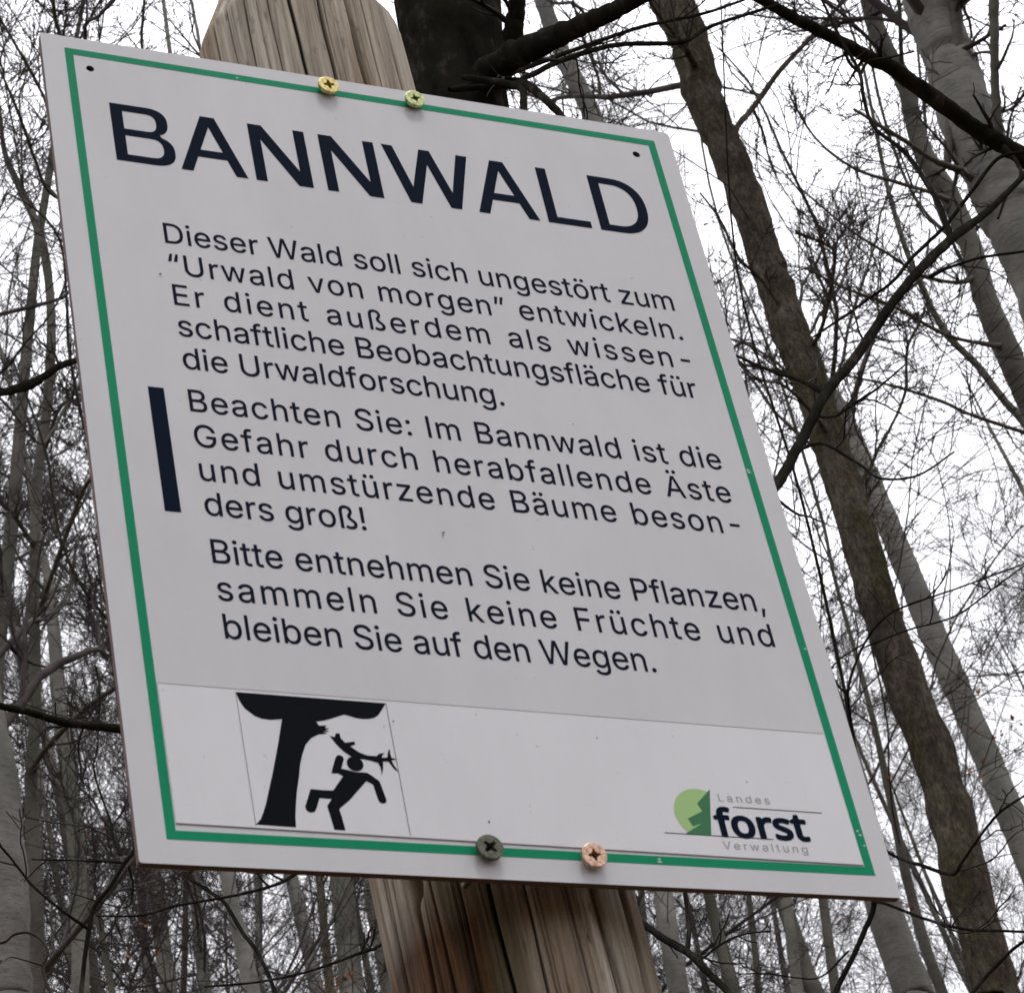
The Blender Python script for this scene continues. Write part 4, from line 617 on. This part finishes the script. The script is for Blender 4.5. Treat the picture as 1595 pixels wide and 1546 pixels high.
NB = [
 ([(690, 200, 30), (735, 132, 42), (800, 86, 44), (850, 64, 40), (900, 42, 33), (950, 20, 29), (1010, -12, 26), (1120, -70, 22)], 2.6, 2.3, 3),
 ([(700, 190, 30), (758, 122, 38), (790, 75, 36), (800, 45, 31), (806, 0, 27), (812, -60, 24), (820, -160, 18)], 2.58, 2.5, 2),
 ([(700, 110, 14), (785, 128, 20), (815, 131, 16), (840, 147, 14), (870, 176, 12), (905, 225, 9)], 2.6, 2.4, 2),
 ([(700, 140, 12), (800, 128, 9), (870, 96, 9), (960, 70, 8), (1060, 66, 7), (1110, 40, 6), (1210, 8, 5)], 2.5, 2.9, 5),
 ([(700, 135, 10), (800, 112, 8), (900, 76, 7), (1000, 42, 6), (1100, 20, 5), (1180, -8, 4)], 2.5, 2.9, 3),
 ([(720, 120, 12), (806, 135, 11), (815, 165, 11), (818, 210, 9)], 2.45, 2.4, 0),
 ([(800, 1150, 40), (1000, 960, 32), (1150, 815, 20), (1212, 750, 18), (1240, 702, 17), (1287, 612, 16.5), (1330, 560, 16), (1390, 472, 15), (1440, 412, 15), (1490, 366, 15), (1540, 328, 11), (1590, 278, 9), (1680, 180, 9)], 2.6, 3.3, 5),
 ([(1484, 371, 15), (1470, 338, 9), (1455, 305, 8), (1412, 240, 7), (1362, 199, 6), (1345, 150, 6), (1338, 111, 6), (1308, 58, 5), (1280, 0, 4)], 3.08, 3.2, 5),
 ([(1338, 112, 5), (1352, 96, 4), (1385, 90, 3.5), (1424, 80, 3)], 3.2, 3.2, 0),
 ([(1287, 612, 16), (1262, 600, 8), (1240, 590, 7), (1200, 577, 6), (1160, 560, 5), (1120, 540, 4)], 2.85, 3.0, 4),
 ([(1303, 648, 6), (1340, 622, 3.6), (1370, 602, 3.2), (1412, 566, 2.6)], 2.83, 2.8, 1),
 ([(1250, 698, 8), (1268, 692, 5), (1290, 694, 5), (1340, 724, 4.6), (1372, 745, 4.2), (1430, 740, 3.6), (1487, 703, 2.6)], 2.8, 2.6, 1),
 ([(1265, 526, 3.5), (1316, 492, 4.5), (1352, 466, 5), (1391, 438, 5.5), (1420, 402, 6), (1472, 352, 6), (1510, 303, 6), (1548, 253, 6), (1574, 240, 6), (1620, 236, 7)], 3.3, 3.3, 4),
 ([(1447, 432, 8), (1478, 417, 4.5), (1530, 401, 4.5), (1600, 391, 4)], 3.05, 3.0, 1),
 ([(760, 1235, 30), (450, 1185, 20), (250, 1145, 15), (188, 1135, 14), (129, 1128, 13), (97, 1124, 13), (48, 1109, 12), (0, 1099, 11), (-90, 1075, 9)], 2.6, 2.3, 3),
 ([(760, 620, 30), (420, 520, 18), (220, 545, 12), (125, 560, 10), (92, 571, 11), (66, 588, 12), (44, 600, 17), (20, 607, 14), (0, 612, 12), (-60, 625, 10)], 2.6, 3.2, 3),
 ([(815, 1500, 30), (720, 1460, 14), (620, 1462, 6), (582, 1477, 5.5), (565, 1482, 5), (520, 1499, 4.5), (470, 1515, 4), (400, 1529, 3.6), (320, 1536, 3)], 2.6, 2.3, 3),
 ([(790, 1250, 24), (600, 1290, 11), (475, 1352, 7), (440, 1373, 5.5), (400, 1386, 5), (350, 1397, 4.4), (275, 1410, 4), (220, 1425, 3.4), (150, 1426, 3)], 2.6, 2.4, 4),
 ([(790, 1240, 20), (450, 1290, 9), (300, 1353, 6), (325, 1386, 6), (350, 1406, 6), (378, 1452, 6.5), (402, 1484, 6), (430, 1546, 5.5), (450, 1600, 5)], 2.6, 2.4, 3),
 ([(820, 1390, 30), (930, 1405, 14), (998, 1437, 11), (1035, 1462, 12), (1070, 1482, 13), (1102, 1512, 12), (1145, 1556, 11), (1200, 1620, 9)], 2.6, 2.4, 3),
 ([(1072, 1483, 10), (1073, 1450, 7), (1070, 1420, 6), (1066, 1385, 6), (1050, 1300, 5)], 2.47, 2.5, 0),
]
for pts, d0, d1, tw_ in NB: near_branch(J, jb, pts, d0, d1, twigs=tw_)
def near_tree(label, name, base_pts, D, brs, m=NEAR, cr=True):
    if not cr:
        base_pts = [(a, b, c * .72) for a, b, c in base_pts]; brs = [([(a, b, c * .74) for a, b, c in p_], d0, d1, k_) for p_, d0, d1, k_ in brs]
    path = knobbly(smooth_path(trunk_from(base_pts, D, 2.5, 1.2), 6), .03, .03); b = path[0, :3].copy()
    o = empty(name, b, label, 'tree')
    tb = Tubes(); tb.add(path[:, :3] - b, path[:, 3], 14); link('trunk', tb.build('trunk'), m, o)
    if cr:
        tb = Tubes(); crown(tb, (path[:, :3] - b)[None], path[:, 3][None], 4, 8, 5, 4, 0, .75, .98, .3, .0014); tag(link('crown', tb.build('crown'), TWIG_NEAR, o), kind='stuff')
    for pts, d0, d1, tw_ in brs: near_branch(o, b, pts, d0, d1, m, twigs=tw_)
    return o
near_tree('young tree past the right edge, its long dark bough slanting across the grey beeches', 'young_tree', [(1790, -300, 60), (1830, 300, 70), (1860, 800, 74)], 4.2, [
    ([(1826, 345, 44), (1700, 292, 35), (1600, 246, 31), (1542, 214, 28), (1480, 172, 27), (1400, 113, 25), (1350, 88, 22), (1300, 60, 20), (1240, 30, 18), (1180, -4, 16), (1080, -60, 12)], 4.2, 3.6, 6),
    ([(1558, 224, 10), (1582, 250, 7), (1590, 274, 6), (1570, 300, 5), (1555, 340, 4)], 4.0, 3.9, 0),
    ([(1640, 262, 12), (1540, 205, 5), (1500, 188, 4.5), (1462, 165, 3)], 4.1, 4.0, 0),
    ([(1308, 64, 8), (1322, 96, 5), (1337, 112, 5)], 3.85, 3.6, 2)])
near_tree('slim dark forking sapling just below the lower left corner of the board', 'sapling', [(205, 1180, 4), (210, 1270, 6), (208, 1322, 7), (195, 1342, 8), (172, 1380, 8), (147, 1412, 9), (139, 1445, 10), (131, 1500, 10), (126, 1556, 11)], 3.4, [
    ([(138, 1447, 8), (100, 1420, 6), (55, 1383, 5.5), (20, 1340, 5), (0, 1316, 5), (-30, 1280, 4)], 3.4, 3.3, 3),
    ([(192, 1343, 6), (150, 1341, 4), (100, 1339, 3.6), (50, 1338, 3)], 3.4, 3.4, 1),
    ([(200, 1348, 5), (207, 1375, 4.5), (205, 1400, 4), (198, 1412, 3.5), (175, 1410, 3), (110, 1390, 2.4)], 3.4, 3.5, 1),
    ([(188, 1332, 6), (178, 1310, 5), (172, 1280, 5), (160, 1245, 4.5), (150, 1215, 4.5), (146, 1190, 4), (152, 1160, 4), (155, 1080, 4), (150, 1040, 4)], 3.4, 3.6, 4)], NEAR, False)
near_tree('thin curved reddish sapling in front of the fat beech at the lower left corner', 'sapling', [(-60, 1460, 5), (0, 1468, 6), (22, 1455, 6), (45, 1452, 6.5), (66, 1465, 6.5), (74, 1485, 7), (66, 1505, 7), (72, 1530, 8), (84, 1560, 8)], 3.0, [
    ([(66, 1503, 5), (40, 1495, 4), (16, 1490, 3.6), (0, 1500, 3)], 3.0, 2.9, 1)], TWIG_RED, False)
near_tree('leafless forked sapling beside the lower right corner of the board', 'sapling', [(1330, 1180, 8), (1352, 1300, 10), (1362, 1400, 12), (1346, 1450, 12), (1326, 1495, 12), (1300, 1550, 13)], 3.6, [
    ([(1360, 1403, 10), (1380, 1407, 7), (1440, 1430, 6.5), (1500, 1446, 6.5), (1560, 1449, 6), (1620, 1452, 5)], 3.6, 3.4, 5),
    ([(1330, 1290, 12), (1393, 1332, 7), (1438, 1348, 8), (1483, 1361, 8), (1500, 1340, 6.5), (1525, 1304, 6), (1557, 1265, 6), (1600, 1236, 5)], 3.6, 3.4, 3),
    ([(1322, 1480, 6), (1280, 1520, 3.5), (1240, 1522, 3.2), (1200, 1516, 3), (1150, 1516, 2.4)], 3.6, 3.5, 1),
    ([(1345, 1240, 8), (1326, 1125, 6), (1322, 1068, 5.5), (1347, 1001, 5), (1381, 959, 4.6), (1423, 939, 4.4), (1488, 917, 4), (1600, 876, 3.6)], 3.6, 3.3, 4),
    ([(1346, 1004, 5), (1414, 981, 4), (1488, 959, 4), (1553, 912, 3.6), (1610, 870, 3)], 3.5, 3.2, 3),
    ([(1347, 1003, 4), (1310, 1025, 3.4), (1290, 1046, 3)], 3.5, 3.5, 0),
    ([(1295, 1050, 4), (1312, 1075, 5), (1326, 1070, 5)], 3.5, 3.5, 0)], NEAR, False)
near_tree('low dark bough-end rising from the bottom right corner in front of the mossy trunk', 'sapling', [(1660, 1440, 6), (1597, 1464, 7), (1552, 1503, 8), (1512, 1550, 9), (1480, 1610, 10)], 3.2, [], NEAR, False)

# --- stems one can tell apart
g_near = None
named_tree('tall leaning trunk with rough brown mossy bark crossing the whole height right of the board', 'tree', 12, [(1020, -60, 62), (1046, 0, 68), (1075, 70, 62), (1096, 150, 60), (1128, 230, 56), (1159, 300, 56), (1192, 400, 56), (1226, 500, 58), (1264, 600, 58), (1296, 700, 58), (1319, 770, 58), (1356, 900, 60), (1405, 1050, 65), (1462, 1200, 68), (1505, 1371, 72), (1552, 1546, 78)], ROUGH, 'hornbeam_tree', 8, (14, 8, 7, 3), 16, 26, [
    ([(1140, 222, 14), (1150, 195, 10), (1175, 165, 9), (1215, 110, 8), (1266, 55, 7), (1310, 5, 6), (1350, -50, 5)], 12, 13), ([(1090, 120, 16), (1062, 66, 8), (1030, 30, 6), (1000, -20, 5)], 12, 11), ([(1250, 560, 12), (1276, 520, 7), (1290, 470, 6), (1300, 400, 6), (1285, 380, 5), (1240, 362, 6)], 12, 11.4), ([(1322, 770, 12), (1352, 735, 6), (1368, 699, 5.5), (1390, 660, 5), (1410, 609, 5), (1414, 541, 4), (1438, 492, 3)], 12, 12.5), ([(1236, 520, 10), (1210, 470, 6), (1180, 430, 5), (1150, 400, 4.5), (1120, 340, 4), (1090, 300, 3)], 12, 11.5), ([(1300, 690, 10), (1262, 640, 6), (1220, 600, 5), (1180, 590, 4), (1150, 560, 3)], 12, 11)], spr_len=.14, rough=.035)
named_tree('smooth pale grey beech trunk standing close behind the mossy trunk', 'tree', 18, [(1075, 60, 16), (1165, 290, 22), (1232, 490, 27), (1275, 590, 31), (1306, 640, 35), (1332, 700, 40), (1376, 800, 38), (1418, 900, 40), (1450, 980, 42), (1481, 1050, 43), (1509, 1114, 43), (1537, 1178, 44), (1564, 1243, 45), (1591, 1307, 47), (1638, 1420, 50), (1690, 1546, 54)], BEECH, 'beech_tree', 12, (16, 8, 7, 3), 5, 20)
named_tree('thick grey beech forking at the upper right corner, with creased bark', 'tree', 11, [(1432, -70, 78), (1448, 0, 80), (1463, 50, 80), (1482, 100, 80), (1497, 150, 84), (1516, 210, 90), (1543, 260, 92), (1568, 320, 95), (1596, 375, 97), (1638, 470, 100), (1700, 620, 104)], BEECH, 'beech_tree', 8, (14, 8, 7, 2), 8, 26, [
    ([(1476, 260, 14), (1482, 160, 20), (1488, 70, 22), (1490, 0, 20), (1492, -60, 18)], 10.96, 10.84), ([(1575, 330, 26), (1564, 270, 17), (1556, 220, 16), (1551, 150, 15), (1549, 80, 15), (1548, 0, 17), (1546, -70, 15)], 11, 10.6), ([(1545, 300, 20), (1500, 268, 13), (1480, 260, 11), (1450, 247, 9), (1410, 220, 8), (1370, 195, 6), (1330, 170, 5)], 11, 10.3)], bm=BEECH_DARK)
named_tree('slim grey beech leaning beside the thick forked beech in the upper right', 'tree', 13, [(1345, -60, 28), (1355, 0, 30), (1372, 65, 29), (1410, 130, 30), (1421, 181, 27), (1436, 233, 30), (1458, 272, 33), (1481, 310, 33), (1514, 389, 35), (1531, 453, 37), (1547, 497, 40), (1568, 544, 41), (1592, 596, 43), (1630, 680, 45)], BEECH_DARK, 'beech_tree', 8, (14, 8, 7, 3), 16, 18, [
    ([(1628, 684, 12), (1588, 671, 7), (1510, 645, 6), (1474, 628, 5.5), (1425, 611, 5), (1371, 596, 4), (1288, 579, 3)], 13, 12), ([(1566, 540, 12), (1530, 535, 7), (1472, 521, 6.5), (1391, 477, 5.5), (1314, 448, 4.5), (1254, 417, 3.5)], 13, 12),
    ([(1524, 430, 12), (1490, 440, 7), (1433, 428, 6), (1394, 402, 5), (1324, 358, 4), (1250, 296, 3)], 13, 12.4), ([(1484, 315, 12), (1450, 300, 7), (1400, 285, 6), (1330, 262, 5), (1270, 215, 4), (1230, 150, 3)], 13, 12),
    ([(1516, 395, 10), (1440, 330, 6), (1395, 240, 5), (1362, 120, 4.5), (1352, 20, 4), (1350, -60, 3)], 13, 13.5), ([(1544, 490, 10), (1495, 400, 6), (1452, 300, 5), (1440, 180, 4.5), (1428, 60, 4), (1425, -40, 3)], 13, 13.5)])
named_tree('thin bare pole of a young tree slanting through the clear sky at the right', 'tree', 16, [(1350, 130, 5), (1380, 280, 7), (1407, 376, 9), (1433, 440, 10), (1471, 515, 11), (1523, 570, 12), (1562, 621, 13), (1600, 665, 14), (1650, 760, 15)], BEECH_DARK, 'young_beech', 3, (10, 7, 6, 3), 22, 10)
named_tree('grey trunk slanting behind the top edge of the board right of the black boughs', 'tree', 19, [(825, -60, 25), (845, 0, 26), (862, 50, 26), (888, 110, 28), (925, 185, 30), (1000, 370, 34), (1120, 650, 38), (1290, 1100, 50), (1372, 1400, 56), (1424, 1546, 62)], BEECH, 'beech_tree', 10, (16, 8, 7, 3), 8, 18)
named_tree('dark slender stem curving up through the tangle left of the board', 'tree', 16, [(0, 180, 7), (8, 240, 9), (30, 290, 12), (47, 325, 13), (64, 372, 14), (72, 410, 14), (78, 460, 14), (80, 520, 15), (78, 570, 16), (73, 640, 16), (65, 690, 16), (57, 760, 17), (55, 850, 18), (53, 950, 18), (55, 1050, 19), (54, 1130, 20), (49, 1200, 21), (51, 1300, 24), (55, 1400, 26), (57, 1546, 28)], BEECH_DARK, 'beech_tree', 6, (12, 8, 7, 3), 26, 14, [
    ([(48, 1205, 16), (62, 1178, 10), (90, 1145, 9), (118, 1117, 9), (150, 1090, 9), (190, 1064, 8), (240, 1030, 7)], 16, 15), ([(54, 850, 12), (40, 830, 8), (20, 800, 7), (0, 780, 6), (-30, 750, 5)], 16, 15), ([(60, 960, 12), (72, 920, 8), (90, 870, 8), (108, 820, 8), (125, 775, 8), (142, 745, 7), (200, 690, 6)], 16, 15), ([(48, 1010, 12), (30, 985, 8), (10, 962, 8), (-20, 930, 7)], 16, 17), ([(70, 700, 8), (90, 640, 6), (110, 620, 6), (125, 600, 5)], 16, 15)], spr_len=.14)
named_tree('light barked straight beech second from the lower left corner', 'tree', 22, [(50, 780, 9), (62, 850, 12), (75, 900, 15), (85, 1000, 21), (93, 1100, 24), (105, 1200, 26), (118, 1300, 27), (122, 1400, 27), (126, 1546, 29)], BEECH_FAR, 'beech_tree', 8, (14, 8, 7, 3), 14, 16)
named_tree('broad grey-green beech trunk cut by the lower left edge', 'tree', 12, [(-70, 800, 56), (-45, 1000, 64), (-28, 1110, 70), (-8, 1230, 78), (2, 1400, 84), (6, 1546, 88)], BEECH, 'beech_tree', 12, (12, 7, 6, 2), 8, 22)
lows = [
 ('grey trunk whose limbs reach past the upper left corner, fourth left of the post', 14, [(238, -120, 4), (262, 60, 7), (290, 300, 11), (320, 800, 16), (340, 1100, 19), (355, 1365, 22), (375, 1460, 25), (393, 1546, 27)], BEECH),
 ('grey stem below the board, third trunk left of the post', 34, [(425, 1240, 18), (456, 1375, 21), (476, 1460, 22), (494, 1546, 23)], BEECH),
 ('widest grey trunk below the board just left of the post', 26, [(515, 1200, 30), (532, 1370, 36), (540, 1460, 37), (548, 1546, 39)], BEECH),
 ('pale trunk half hidden by the left flank of the post', 30, [(555, 1200, 20), (576, 1380, 22), (592, 1470, 24), (606, 1546, 25)], BEECH_FAR),
 ('dim grey trunk in the tangle under the left end of the board', 38, [(225, 1250, 20), (244, 1400, 26), (263, 1546, 29)], BEECH_FAR),
 ('narrow brown trunk between two grey ones left of the post', 20, [(485, 1240, 9), (499, 1380, 13), (506, 1460, 14), (515, 1546, 16)], ROUGH),
 ('grey trunk with a dark flank first to the right of the post', 24, [(1010, 1200, 24), (1034, 1395, 30), (1044, 1470, 32), (1058, 1546, 34)], BEECH),
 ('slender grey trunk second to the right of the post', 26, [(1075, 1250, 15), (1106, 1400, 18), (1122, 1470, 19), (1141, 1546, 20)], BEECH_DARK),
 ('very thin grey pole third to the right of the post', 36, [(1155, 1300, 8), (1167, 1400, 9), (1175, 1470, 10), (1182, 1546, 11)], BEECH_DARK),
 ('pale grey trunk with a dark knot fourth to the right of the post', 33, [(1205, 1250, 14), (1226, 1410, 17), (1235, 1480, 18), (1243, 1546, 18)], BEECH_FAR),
 ('dark slim trunk under the right end of the board', 28, [(1270, 1300, 13), (1283, 1410, 15), (1302, 1546, 17)], BEECH_DARK),
 ('slim trunk rising between the board corner and the mossy trunk', 15, [(1300, 900, 6), (1355, 1100, 9), (1392, 1270, 13), (1412, 1365, 16), (1440, 1470, 18), (1468, 1546, 19)], BEECH_DARK),
]
LB = [([(286, 260, 8), (315, 130, 6), (310, 65, 5.5), (298, 0, 5), (285, -70, 4)], 14, 14.5), ([(276, 180, 7), (235, 120, 5), (221, 72, 5), (225, 0, 4.5), (232, -60, 4)], 14, 13.5), ([(300, 500, 9), (170, 220, 7), (132, 56, 6.5), (155, 24, 6), (178, 0, 5.5), (215, -50, 4)], 14, 13),
      ([(298, 420, 9), (125, 160, 7), (92, 50, 7), (84, 15, 6.5), (78, -60, 5)], 14, 13), ([(318, 800, 9), (200, 640, 6.5), (118, 622, 5.5), (84, 668, 5), (60, 690, 4.5), (18, 640, 4), (-20, 600, 3)], 14, 12.5), ([(298, 420, 9), (140, 330, 7), (78, 300, 6), (55, 250, 5.5), (30, 180, 5), (0, 110, 4), (-30, 60, 3)], 14, 12),
      ([(292, 330, 9), (110, 245, 7), (68, 150, 5.5), (30, 80, 5), (0, 30, 4), (-20, 0, 3)], 14, 12.5), ([(330, 950, 9), (220, 780, 7), (145, 700, 6), (110, 560, 5.5), (104, 470, 5), (95, 380, 4.5), (60, 330, 4), (10, 300, 3)], 14, 12.5), ([(340, 1100, 9), (230, 1010, 7), (165, 960, 6), (120, 900, 5), (90, 820, 4.5), (70, 700, 4), (20, 560, 3)], 14, 12)]
for lb, D, pts, bk in lows:
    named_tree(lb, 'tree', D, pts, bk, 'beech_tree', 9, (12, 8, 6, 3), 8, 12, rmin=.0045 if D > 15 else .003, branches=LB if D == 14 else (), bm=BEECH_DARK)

R = np.random.default_rng(34)
# --- the wood behind: a few grown forms, each copied as an individual tree
def grown(H, r0, k, t0, rmin, L1=.26, lean=.03, name='x'):
    n = 14; P = np.zeros((1, n + 1, 3)); d = np.array([R.normal(0, lean), R.normal(0, lean), 1.0])
    for i in range(n):
        d = nrm(d + np.array([R.normal(0, .035), R.normal(0, .035), .05])); P[0, i + 1] = P[0, i] + d * H / n
    t = np.linspace(0, 1, n + 1); r = (r0 * (1 - t) ** .8 + .008)[None]; r[0, 0] *= 1.3
    tb = Tubes(); tb.add(P, r, 12); a = tb.build('trunk')
    tb = Tubes(); crown(tb, P, r, H, *k, t0, .99, L1, rmin); c = tb.build('crown')
    return a, c
big = [grown(H, r, (24, 9, 8, 4), t0, .0036) for H, r, t0 in ((25, .15, .38), (28, .17, .42), (23, .12, .32), (26, .14, .5), (21, .10, .3))]
young = [grown(H, r, (20, 8, 7, 3), t0, .0026, .26, .05) for H, r, t0 in ((13, .055, .22), (11, .045, .25), (15, .065, .2))]
for a, c in big: c.materials.append(TWIG)
for i, (a, c) in enumerate(young): c.materials.append(TWIG_RED if i == 1 else TWIG)
tm = {}
def tmesh(i, bank, tag_, m):
    k = (i, tag_, m.name)
    if k not in tm:
        me = bank[i][0].copy(); me.materials.append(m); tm[k] = me
    return tm[k]
placed = []
def try_place(x, y, dmin):
    for a, b in placed:
        if (a - x) ** 2 + (b - y) ** 2 < dmin * dmin: return False
    placed.append((x, y)); return True
r2 = random.Random(5)
def plant(bank, btag, D, az, s, name, label, group, m, i=None):
    x = D * math.tan(math.radians(az)); i = r2.randrange(len(bank)) if i is None else i
    o = empty(name, (x, D, hill(x, D) - .1), label, 'tree', group); o.rotation_euler = (r2.uniform(-.04, .04), r2.uniform(-.04, .04), r2.uniform(0, 6.28)); o.scale = (s, s, s * r2.uniform(.92, 1.1))
    t_ = bpy.data.objects.new('trunk', tmesh(i, bank, btag, m)); C.objects.link(t_); t_.parent = o
    c_ = bpy.data.objects.new('crown', bank[i][1]); C.objects.link(c_); c_.parent = o; c_['kind'] = 'stuff'
def wood_label(x, D, m, yg=0):
    z = hill(x, D); e = D * .53 + 1.6; v = M.T @ (np.array([x, D, e]) - EYE); X = 797.5 + v[0] / -v[2] * F     # where its stem crosses the foot of the picture
    zone = ('outside the left edge of the view' if X < -60 else 'behind the tangle left of the board' if X < 215 else 'under the left half of the board' if X < 590 else 'behind the post and the board' if X < 1010
            else 'under the right half of the board' if X < 1330 else 'between the board and the mossy trunk' if X < 1500 else 'to the right of the mossy trunk' if X < 1660 else 'outside the right edge of the view')
    tone = {'beech_bark': 'grey', 'beech_bark_dark': 'dark grey', 'beech_bark_pale': 'pale grey', 'mossy_rough_bark': 'brown'}[m.name]
    far = 'far back' if D > 48 else 'farther back' if D > 34 else 'fairly near'
    return f'{tone} {"thin young tree" if yg else "bare beech"} {far} {zone}', ('young trees ' if yg else 'beeches of the wood ') + zone
cnt = 0
for tries in range(4000):
    if cnt >= 78: break
    D = r2.uniform(26, 66); az = r2.uniform(-23, 25)
    if 3.5 < az < 12 and D < 30 : continue
    if 3 < az < 13 and (D < 48 or r2.random() < .65): continue
    if az > 3 and D < 30: continue
    if az < -2 and D < 50 and r2.random() < .4: continue
    x = D * math.tan(math.radians(az))
    if not try_place(x, D, 2.3): continue
    near = D < 38
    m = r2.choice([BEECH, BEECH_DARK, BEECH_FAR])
    lb, gp = wood_label(x, D, m)
    plant(big, 'b', D, az, r2.uniform(.75, 1.12), 'beech_tree', lb, gp, m)
    cnt += 1
cnt = 0
for tries in range(3000):
    if cnt >= 16: break
    D = r2.uniform(16, 30); az = r2.uniform(-22, 24)
    if -13 < az < 13 and r2.random() < .85: continue
    x = D * math.tan(math.radians(az))
    if not try_place(x, D, 1.1): continue
    m_ = r2.choice([BEECH_DARK, ROUGH]); lb, gp = wood_label(x, D, m_, 1)
    plant(young, 'y', D, az, r2.uniform(.75, 1.1), 'young_beech', lb, gp, m_)
    cnt += 1

# the tangle left of the board and the twiggy edge at the upper right
for k, (a0, a1, d0, d1, big_) in enumerate([(-15.5, -7.8, 34, 55, 1)] * 3 + [(-15.2, -11.5, 20, 30, 0)] * 1 + [(-16.5, -14.2, 15, 19, 1)] * 2 + [(12.5, 17.5, 32, 50, 1)] * 2 + [(13.5, 18, 17, 28, 0)] * 2 + [(0, 8.5, 34, 60, 1)] * 3):
    for _ in range(40):
        D = r2.uniform(d0, d1); az = r2.uniform(a0, a1); x = D * math.tan(math.radians(az))
        if try_place(x, D, 1.5 if big_ else .7): break
    else: continue
    m = r2.choice([BEECH, BEECH_DARK, BEECH_FAR])
    if big_:
        lb, gp = wood_label(x, D, m); plant(big, 'b', D, az, r2.uniform(.8, 1.12), 'beech_tree', lb, gp, m)
    else:
        lb, gp = wood_label(x, D, BEECH_DARK, 1); plant(young, 'y', D, az, r2.uniform(.85, 1.1) * 1.2, 'young_beech', lb, gp, BEECH_DARK)

# the same wood, unseen behind and beside the viewer, added to dim the board
for k in range(46):
    for _ in range(30):
        a = r2.uniform(3.0, 6.4); d = r2.uniform(4, 26); x, y = d * math.cos(a), -2 + d * math.sin(a)
        if y < -2.5 and try_place(x, y, 3): break
    else: continue
    i = r2.randrange(5); m = r2.choice([BEECH, BEECH_DARK]); s_ = r2.uniform(.8, 1.1)
    o = empty('beech_tree', (x, y, hill(x, y) - .1), 'unseen bare beech of the wood behind the photographer', 'tree', 'unseen beeches behind the viewpoint'); o.rotation_euler = (0, 0, r2.uniform(0, 6.28)); o.scale = (s_, s_, s_)
    t_ = bpy.data.objects.new('trunk', tmesh(i, big, 'b', m)); C.objects.link(t_); t_.parent = o
    c_ = bpy.data.objects.new('crown', big[i][1]); C.objects.link(c_); c_.parent = o; c_['kind'] = 'stuff'

# a few withered leaves still hanging in the undergrowth
def leaves(root, spots, D, nm='withered_leaves'):
    V = []; Fc = []
    b = np.array(root.location)
    for x, y, k, sp_ in spots:
        for _ in range(k):
            p = at(x + r2.gauss(0, sp_), y + r2.gauss(0, sp_), D + r2.gauss(0, .3)) - b
            a = nrm(R.normal(0, 1, 3)); c = nrm(np.cross(a, R.normal(0, 1, 3))); n_ = np.cross(a, c); L = r2.uniform(.02, .04) * D / 12; w_ = L * .3
            i = len(V); V += [tuple(p), tuple(p + a * L * .35 + c * w_ + n_ * L * .1), tuple(p + a * L), tuple(p + a * L * .4 - c * w_ + n_ * L * .1), tuple(p + a * L * .45)]
            Fc += [(i, i + 1, i + 4), (i + 1, i + 2, i + 4), (i + 2, i + 3, i + 4), (i + 3, i, i + 4)]
    me = bpy.data.meshes.new(nm); me.from_pydata(V, [], Fc); me.update()
    tag(link(nm, me, LEAF, root), kind='stuff')
LEAF = twig_mat('withered_leaf', (.16, .05, .02), (.36, .14, .05))
for o_ in list(C.objects):
    lb = o_.get('label', '')
    if lb.startswith('slim trunk rising between'): leaves(o_, [(1560, 1130, 10, 18), (1500, 1200, 6, 14), (1418, 1408, 4, 6), (1530, 1040, 4, 10), (1345, 655, 2, 3), (1575, 1160, 8, 14), (1400, 1230, 5, 20)], 15)
    if lb.startswith('widest grey trunk'): leaves(o_, [(520, 1535, 10, 10), (540, 1520, 5, 8), (170, 1300, 4, 20), (230, 1460, 6, 25)], 24)
